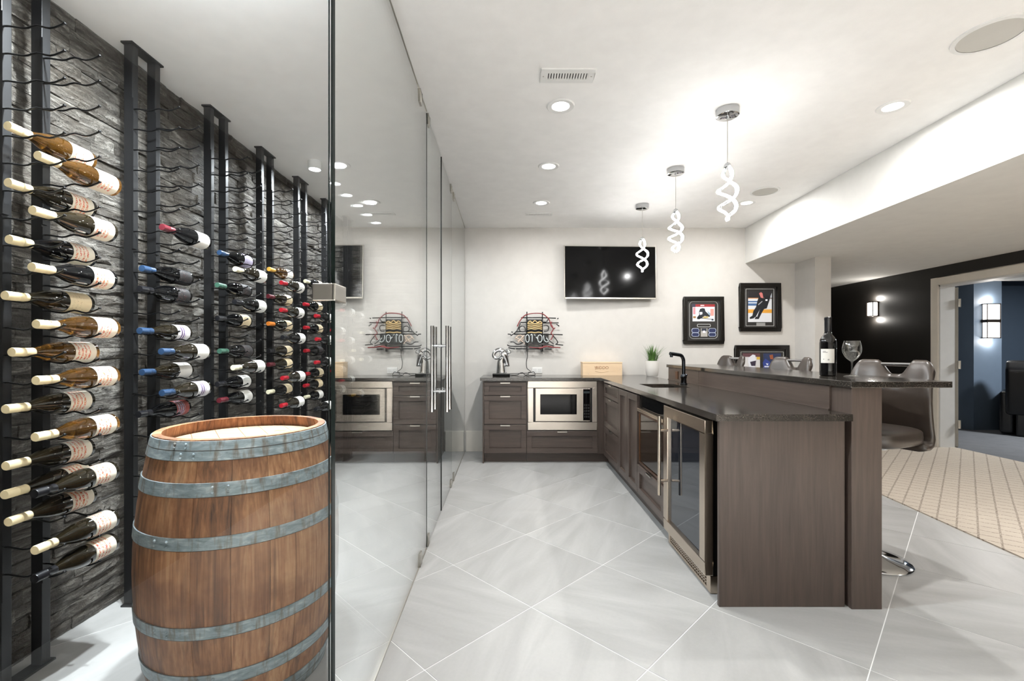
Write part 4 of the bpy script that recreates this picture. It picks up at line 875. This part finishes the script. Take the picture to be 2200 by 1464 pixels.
# ------------------------------------------------------------------ ram's head sculpture
rx, ry = (1077-1100)*5.3/F, 5.3
t = thing('ram_sculpture', 'chrome ram head sculpture on a black slab', 'sculpture', (rx, ry, CT)); z = CT
def sc_(u, v, d=0): return (rx+(u-650)/18.3*5.3/F, ry-d, CT+(1300-v)/18.3*5.3/F)
MB().box(rx-.1, rx+.1, ry-.06, ry+.06, z, z+.03).build('plinth', M['blackgloss'], t, bevel=.004)
chm = M['chrome']
m = MB(); m.tube(smoothp([sc_(660,1180), sc_(655,1050), sc_(650,900), sc_(650,760), sc_(680,620), sc_(740,520)], 4), [.064-.0012*i for i in range(21)], 18); m.build('neck', chm, t, smooth='all')
m = MB(); m.tube(smoothp([sc_(640,430), sc_(700,440), sc_(770,520), sc_(830,660), sc_(870,800), sc_(885,890), sc_(885,925)], 4), [.03,.042,.05,.053,.053,.052,.051,.05,.048,.046,.044,.042,.04,.038,.036,.034,.033,.032,.032,.031,.03,.028,.025,.02,.008], 18); m.build('head', chm, t, smooth='all')
for sd, (ox, oy) in ((-1, (0, 0)), (1, (330, 60))):
    pts = []; rs = []
    for i in range(31):
        u = i/30; a = .3+u*2*PI*1.05; R = 210*(1-.45*u)
        if sd == -1: pts.append(sc_(520-R*math.cos(a+PI)*.95, 455-R*math.sin(a+.25)*.95, .045+.05*u))
        else: pts.append(sc_(865+R*.45*math.cos(a), 470-R*.8*math.sin(a), -.045-.05*u))
        rs.append(.03*(1-.75*u))
    m = MB(); m.tube(pts, rs, 14); m.build('horn', chm, t, smooth='all')
m = MB(); m.ball(sc_(600, 600, .05), .03, .012, .014, n=10); m.build('ear', chm, t, smooth='all')
for d in (.04, -.04): m = MB(); m.ball(sc_(815, 560, d), .007, n=8); m.build('eye', M['black'], t, smooth='all')
# ------------------------------------------------------------------ wine box, plant
t = thing('wine_box', 'pale pine wine gift box lying on the worktop', 'wooden box', (1.05, 5.42, CT)); xa, xb, ya, yb, zb = .835, 1.30, 5.37, 5.53, CT+.16
MB().box(xa, xb, ya, ya+.012, CT, zb-.014).build('front_board', M['pine'], t, bevel=.0015)
MB().box(xa, xa+.014, ya+.012, yb, CT, zb-.014).box(xb-.014, xb, ya+.012, yb, CT, zb-.014).box(xa+.014, xb-.014, yb-.012, yb, CT, zb-.014).box(xa+.014, xb-.014, ya+.012, yb-.012, CT, CT+.01).build('carcass', M['pine'], t)
MB().box(xa-.003, xb+.003, ya-.003, yb, zb-.013, zb).build('lid', M['pine'], t, bevel=.0015)
burn = plain('burnt_print', (142,104,74), .8)
text_mb('BIDDO', .048, lambda a, b, c: (1.065+a, ya-.0006-c, CT+.092+b), burn, 'burnt_lettering', t)
text_mb('T', .05, lambda a, b, c: (.985+a, ya-.0006-c, CT+.086+b), burn, 'burnt_lettering', t)
m = MB(); m.tube([(.98+.16*i/12, ya-.0008, CT+.05-.012*math.sin(PI*i/12)) for i in range(13)], .0012, 6); m.build('burnt_line', burn, t)
for x, z in ((.9, .02), (1.275, .075)): m = MB(); m.lathe([(.0001, 0), (.004, 0)], 8, (0,0,0), cap=False); o = ob('nail', m.mesh('nail', M['nickel']), t, (x-1.05, ya-.0008-5.42, z), (PI/2, 0, 0))
px_, py_ = (1401-1100)*5.28/F, 5.28
t = thing('potted_grass', 'spiky green grass plant in a white pot on the worktop', 'plant', (px_, py_, CT))
m = MB(); m.lathe([(.0001, 0), (.058, 0), (.066, .01), (.076, .09), (.08, .17), (.08, .178), (.072, .178), (.07, .15), (.0001, .15)], 32, (px_, py_, CT), cap=False); m.build('pot', plain('white_ceramic_pot', (222,218,212), .4), t, smooth=True)
m = MB(); m.lathe([(.0001, .152), (.07, .15)], 20, (px_, py_, CT), cap=False); m.build('soil', plain('dark_soil', (44,36,28), .95), t)
def grassm():
    q = NT('grass_blade'); r = q.island(); q.set(Base_Color=q.ramp(r, [(0, lin((46,78,34))), (.6, lin((84,120,56))), (1, lin((128,156,88)))]), Roughness=.5); return q.mat
gr = random.Random(3); gmat = grassm()
for k in range(120):
    a = gr.uniform(0, 2*PI); r0 = gr.uniform(0, .055); lean = gr.uniform(.02, .14)*(.4+r0/.05); hh = gr.uniform(.15, .24)*(1-lean*1.0); w = gr.uniform(.0045, .0075); m = MB(); vs = []; dx, dy = math.cos(a), math.sin(a)
    for i in range(5):
        s = i/4; c = (px_+dx*(r0+lean*s*s), py_+dy*(r0+lean*s*s), CT+.15+hh*s); ww = w*(1-s*.95)
        vs += [(c[0]-dy*ww, c[1]+dx*ww, c[2]), (c[0]+dy*ww, c[1]-dx*ww, c[2])]
    m.add(vs, [(2*i, 2*i+1, 2*i+3, 2*i+2) for i in range(4)]); m.build('grass_blade', gmat, t)

# ------------------------------------------------------------------ bottle and glass on the bar
bx, by, bz = 1.818, 2.62, 1.09
t = thing('wine_bottle', 'black wine bottle with white label standing on the bar top', 'wine bottle', (bx, by, bz)); k = 1.08
m = MB(); m.lathe([(r*1.12, z*k) for r, z in bprof('bordeaux')], 36, (bx, by, bz), cap=False); m.build('bottle_glass', M['blackg'], t, smooth=True)
m = MB(); m.lathe([(.0174, .235*k), (.0172, .296*k), (.0185, .298*k), (.0185, .311*k), (.015, .314*k), (.0001, .3145*k)], 24, (bx, by, bz), cap=False); m.build('capsule', CAPS['dark'], t, smooth=True)
m = MB(); m.lathe([(.0418, .075), (.0418, .155)], 24, (bx, by, bz), a0=-3.1, a1=-1.35, cap=False); lb = m.build('paper_label', plain('white_paper', (226,222,214), .6), t, smooth='all')
for i, (z, a0, a1) in enumerate(((.14, -2.8, -2.4), (.134, -2.8, -2.2), (.095, -2.75, -2.6), (.095, -2.2, -2.0), (.09, -2.2, -2.0))):
    m = MB(); m.lathe([(.0421, z), (.0421, z+.003)], 8, (bx, by, bz), a0=a0, a1=a1, cap=False); m.build('label_print', inkm('print_grey', (120,118,116)), lb)
gx_, gy_ = 1.893, 2.535
t = thing('wine_glass', 'empty stemmed wine glass standing on the bar top', 'wine glass', (gx_, gy_, bz))
prof = [(.0385, .002), (.036, .0035), (.012, .008), (.0055, .014), (.0042, .03), (.004, .075), (.006, .086), (.018, .094), (.034, .112), (.0445, .138), (.0455, .158), (.042, .18), (.0365, .2)]
m = MB(); m.lathe(prof[5:], 36, (gx_, gy_, bz), cap=False); m.lathe([(r-.0012, z) for r, z in prof[6:]], 36, (gx_, gy_, bz), cap=False); m.build('bowl', M['stemglass'], t, smooth='all', fix=False)
m = MB(); m.lathe(prof[2:7], 20, (gx_, gy_, bz), cap=False); m.build('stem', M['stemglass'], t, smooth='all', fix=False)
m = MB(); m.lathe([(.0001, 0), (.0385, 0), (.0385, .002), (.036, .0035), (.012, .008), (.0001, .009)], 36, (gx_, gy_, bz), cap=False); m.build('foot', M['stemglass'], t, smooth='all', fix=False)

# ------------------------------------------------------------------ bar stools
def make_stool():
    t = thing('bar_stool', '', 'bar stool', (0,0,0), group='taupe leather bar stools')
    # local frame: the sitter faces -x; seat centre at origin
    def prof(v):          # side profile of the back shell: from under the seat up to the top edge
        P = [(.10,.690),(.16,.688),(.205,.70),(.235,.735),(.24,.79),(.235,.86),(.232,.95),(.24,1.04),(.262,1.12),(.285,1.175)]
        s = v*(len(P)-1); i = min(int(s), len(P)-2); q = s-i; return (P[i][0]+(P[i+1][0]-P[i][0])*q, P[i][1]+(P[i+1][1]-P[i][1])*q)
    def half(v): return .225-.02*max(0, v-.3)
    def top(u):           # drop of the top edge: two shoulders with a dip between
        a = abs(u-.5)*2
        if a < .1: d = .088
        elif a < .46: q = (a-.1)/.36; d = .088*(1-q*q*(3-2*q))
        elif a < .78: d = 0
        else: q = (a-.78)/.22; d = .06*q*q
        return d
    def surf(u, v, off):
        x, z = prof(v); y = (u-.5)*2*half(v); cur = -.06*((abs(u-.5)*2)**2.2)*min(1, v*2.2)
        z2 = z-top(u)*max(0, (v-.55)/.45)**1.2
        e = .5; dn = prof(min(1, v+.03)); dp = prof(max(0, v-.03)); tx, tz = dn[0]-dp[0], dn[1]-dp[1]; l = math.hypot(tx, tz)
        nx, nz_ = -tz/l, tx/l; edge = 1-.55*max(0, (abs(u-.5)*2-.82)/.18)**2; edge *= 1-.5*max(0, (v-.93)/.07)**2
        return (x+cur+nx*off*edge, y, z2+nz_*off*edge)
    nu, nv = 28, 27; m = MB(); fv = [surf(i/nu, j/nv, .024) for j in range(nv+1) for i in range(nu+1)]; bv = [surf(i/nu, j/nv, -.024) for j in range(nv+1) for i in range(nu+1)]
    w = nu+1; B = len(fv); fs = []
    for j in range(nv):
        for i in range(nu):
            q = j*w+i; fs.append((q, q+1, q+w+1, q+w)); fs.append((B+q, B+q+w, B+q+w+1, B+q+1))
        for i in (0, nu): q = j*w+i; fs.append((q, q+w, B+q+w, B+q))
    for i in range(nu):
        for j in (0, nv): q = j*w+i; fs.append((q, q+1, B+q+1, B+q))
    m.add(fv+bv, fs); bk = ob('backrest', m.mesh('backrest', M['leather'], smooth='all'), t)
    for s in (-1, 1):
        m = MB(); m.tube([tuple(Vector(surf(.5+s*.485, j/24, .012))) for j in range(2, 25)], .0035, 6); ob('piping', m.mesh('piping', M['leather'], smooth='all'), bk)
    m = MB(); a = surf(.29, .96, 0); b_ = surf(.71, .96, 0); m.cyl((a[0]+.0, a[1], 1.15), (b_[0], b_[1], 1.15), .011, 12)
    ob('grab_bar', m.mesh('grab_bar', M['chrome'], smooth=True), bk)
    m = MB()
    def cush(u, v):
        a = 2*PI*u; b = PI*v-PI/2; p = 4.0
        def sp(c, e): return math.copysign(abs(c)**e, c)
        cb = sp(math.cos(b), .45); return (-.02+.215*cb*sp(math.cos(a), .5), .215*cb*sp(math.sin(a), .5), .745+.055*sp(math.sin(b), .45)+.012*math.cos(b)*0)
    m.grid(cush, 40, 16, True); st = ob('seat', m.mesh('seat', M['leather'], smooth='all'), t)
    m = MB(); m.lathe([(.0001, .665), (.09, .665), (.1, .675), (.1, .692), (.0001, .692)], 24, cap=False); ob('seat_plate', m.mesh('seat_plate', M['chrome'], smooth=True), t)
    m = MB(); m.lathe([(.031, .04), (.031, .36), (.022, .362), (.022, .668)], 24, cap=False); ob('gas_column', m.mesh('gas_column', M['chrome'], smooth=True), t)
    m = MB(); m.lathe([(.0001, 0), (.198, 0), (.2, .005), (.194, .011), (.15, .019), (.09, .028), (.05, .042), (.036, .07), (.031, .1)], 48, cap=False); ob('base', m.mesh('base', M['chrome'], smooth=True), t)
    pts = [(-.03, -.02, .33), (-.12, -.1, .31)]+[(-.14-.1*math.sin(PI*i/10), -.11+.22*i/10, .305) for i in range(1, 10)]+[(-.12, .1, .31), (-.03, .02, .33)]
    m = MB(); m.tube(smoothp(pts, 3), .0105, 10); ob('footrest', m.mesh('footrest', M['chrome'], smooth='all'), t)
    return t
st = make_stool()
for i, (x, y, a, lab) in enumerate(((2.115, 2.69, 24, 'taupe leather bar stool beside the wine glass end of the bar'), (2.125, 3.78, 12, 'taupe leather bar stool in the middle of the three along the bar'), (2.09, 4.76, 8, 'taupe leather bar stool at the back wall end of the bar'))):
    o = st if i == 0 else copy_tree(st)
    o.location = (x, y, .0005 if 1 else 0); o.rotation_euler = (0, 0, math.radians(a)); o['label'] = lab

# ------------------------------------------------------------------ wall sconces, recliner in the far room
def sconce(name, label, o, rotz, w, h, n):
    t = thing(name, label, 'wall sconce', o, (0, 0, rotz), group='lit wall sconces')   # local: wall at y=0, lamp towards -y
    m = MB(); m.box(-w*.42, w*.42, -.012, 0, -h/2, h/2); ob('back_plate', m.mesh('back_plate', M['bronze']), t)
    m = MB(); b = .008
    for sx in (-1, 1): m.box(sx*w/2-b/2, sx*w/2+b/2, -.094, -.086, -h/2, h/2)
    m.box(-w/2, w/2, -.09, 0, -h/2, -h/2+.012).box(-w/2, w/2, -.09, 0, h/2-.012, h/2)
    if n == 2: m.box(-w/2, w/2, -.092, 0, -.022, .022)
    ob('cage', m.mesh('cage', plain('dark_bronze', (58,50,44), .35, .7)), t)
    for z0, z1 in (((-h/2+.012, -.022), (.022, h/2-.012)) if n == 2 else ((-h/2+.012, h/2-.012),)):
        m = MB(); m.box(-w/2+b, w/2-b, -.084, -.014, z0+.002, z1-.002); ob('glass_shade', m.mesh('glass_shade', M['sconce'], bevel=.004), t)
    for s in (-1, 1):
        L = bpy.data.lights.new('sconce_glow', 'POINT'); L.energy = 5; L.shadow_soft_size = .03; L.color = (1, .95, .88); lo = bpy.data.objects.new('sconce_glow', L); COL.objects.link(lo); lo.parent = t; lo.location = (0, -.06, s*(h/2+.05))
sconce('wall_sconce', 'tall two-panel lit sconce on the blue pilaster', (7.315, 6.998, 1.68), 0, .205, .53, 2)
sconce('wall_sconce', 'small lit sconce on the black wall', (BWX-.001, 6.77, 1.845), -PI/2, .12, .22, 1)
t = thing('recliner', 'black leather recliner chair in the blue far room', 'armchair', (7.62, 6.36, .007), (0, 0, math.radians(-50)))
def soft(x0, x1, y0, y1, z0, z1, nm, bv=.06):
    m = MB(); m.box(x0, x1, y0, y1, z0, z1); return ob(nm, m.mesh(nm, M['bleather'], smooth=True, bevel=bv, bseg=4), t)
soft(-.42, .42, -.1, .45, .03, .46, 'seat')
m = MB(); m.prism([(-.3, .3), (-.06, .3), (.0, 1.0), (-.08, 1.08), (-.28, 1.08), (-.4, .96)], -.48, .48, lambda a, b, c: (c, a, b)); ob('backrest', m.mesh('backrest', M['bleather'], smooth=True, bevel=.07, bseg=4), t)
for sd in (-1, 1): soft(sd*.47-.075, sd*.47+.075, -.25, .5, .03, .63, 'armrest', .05)
soft(-.38, .38, -.28, -.08, .0, .34, 'base', .03)
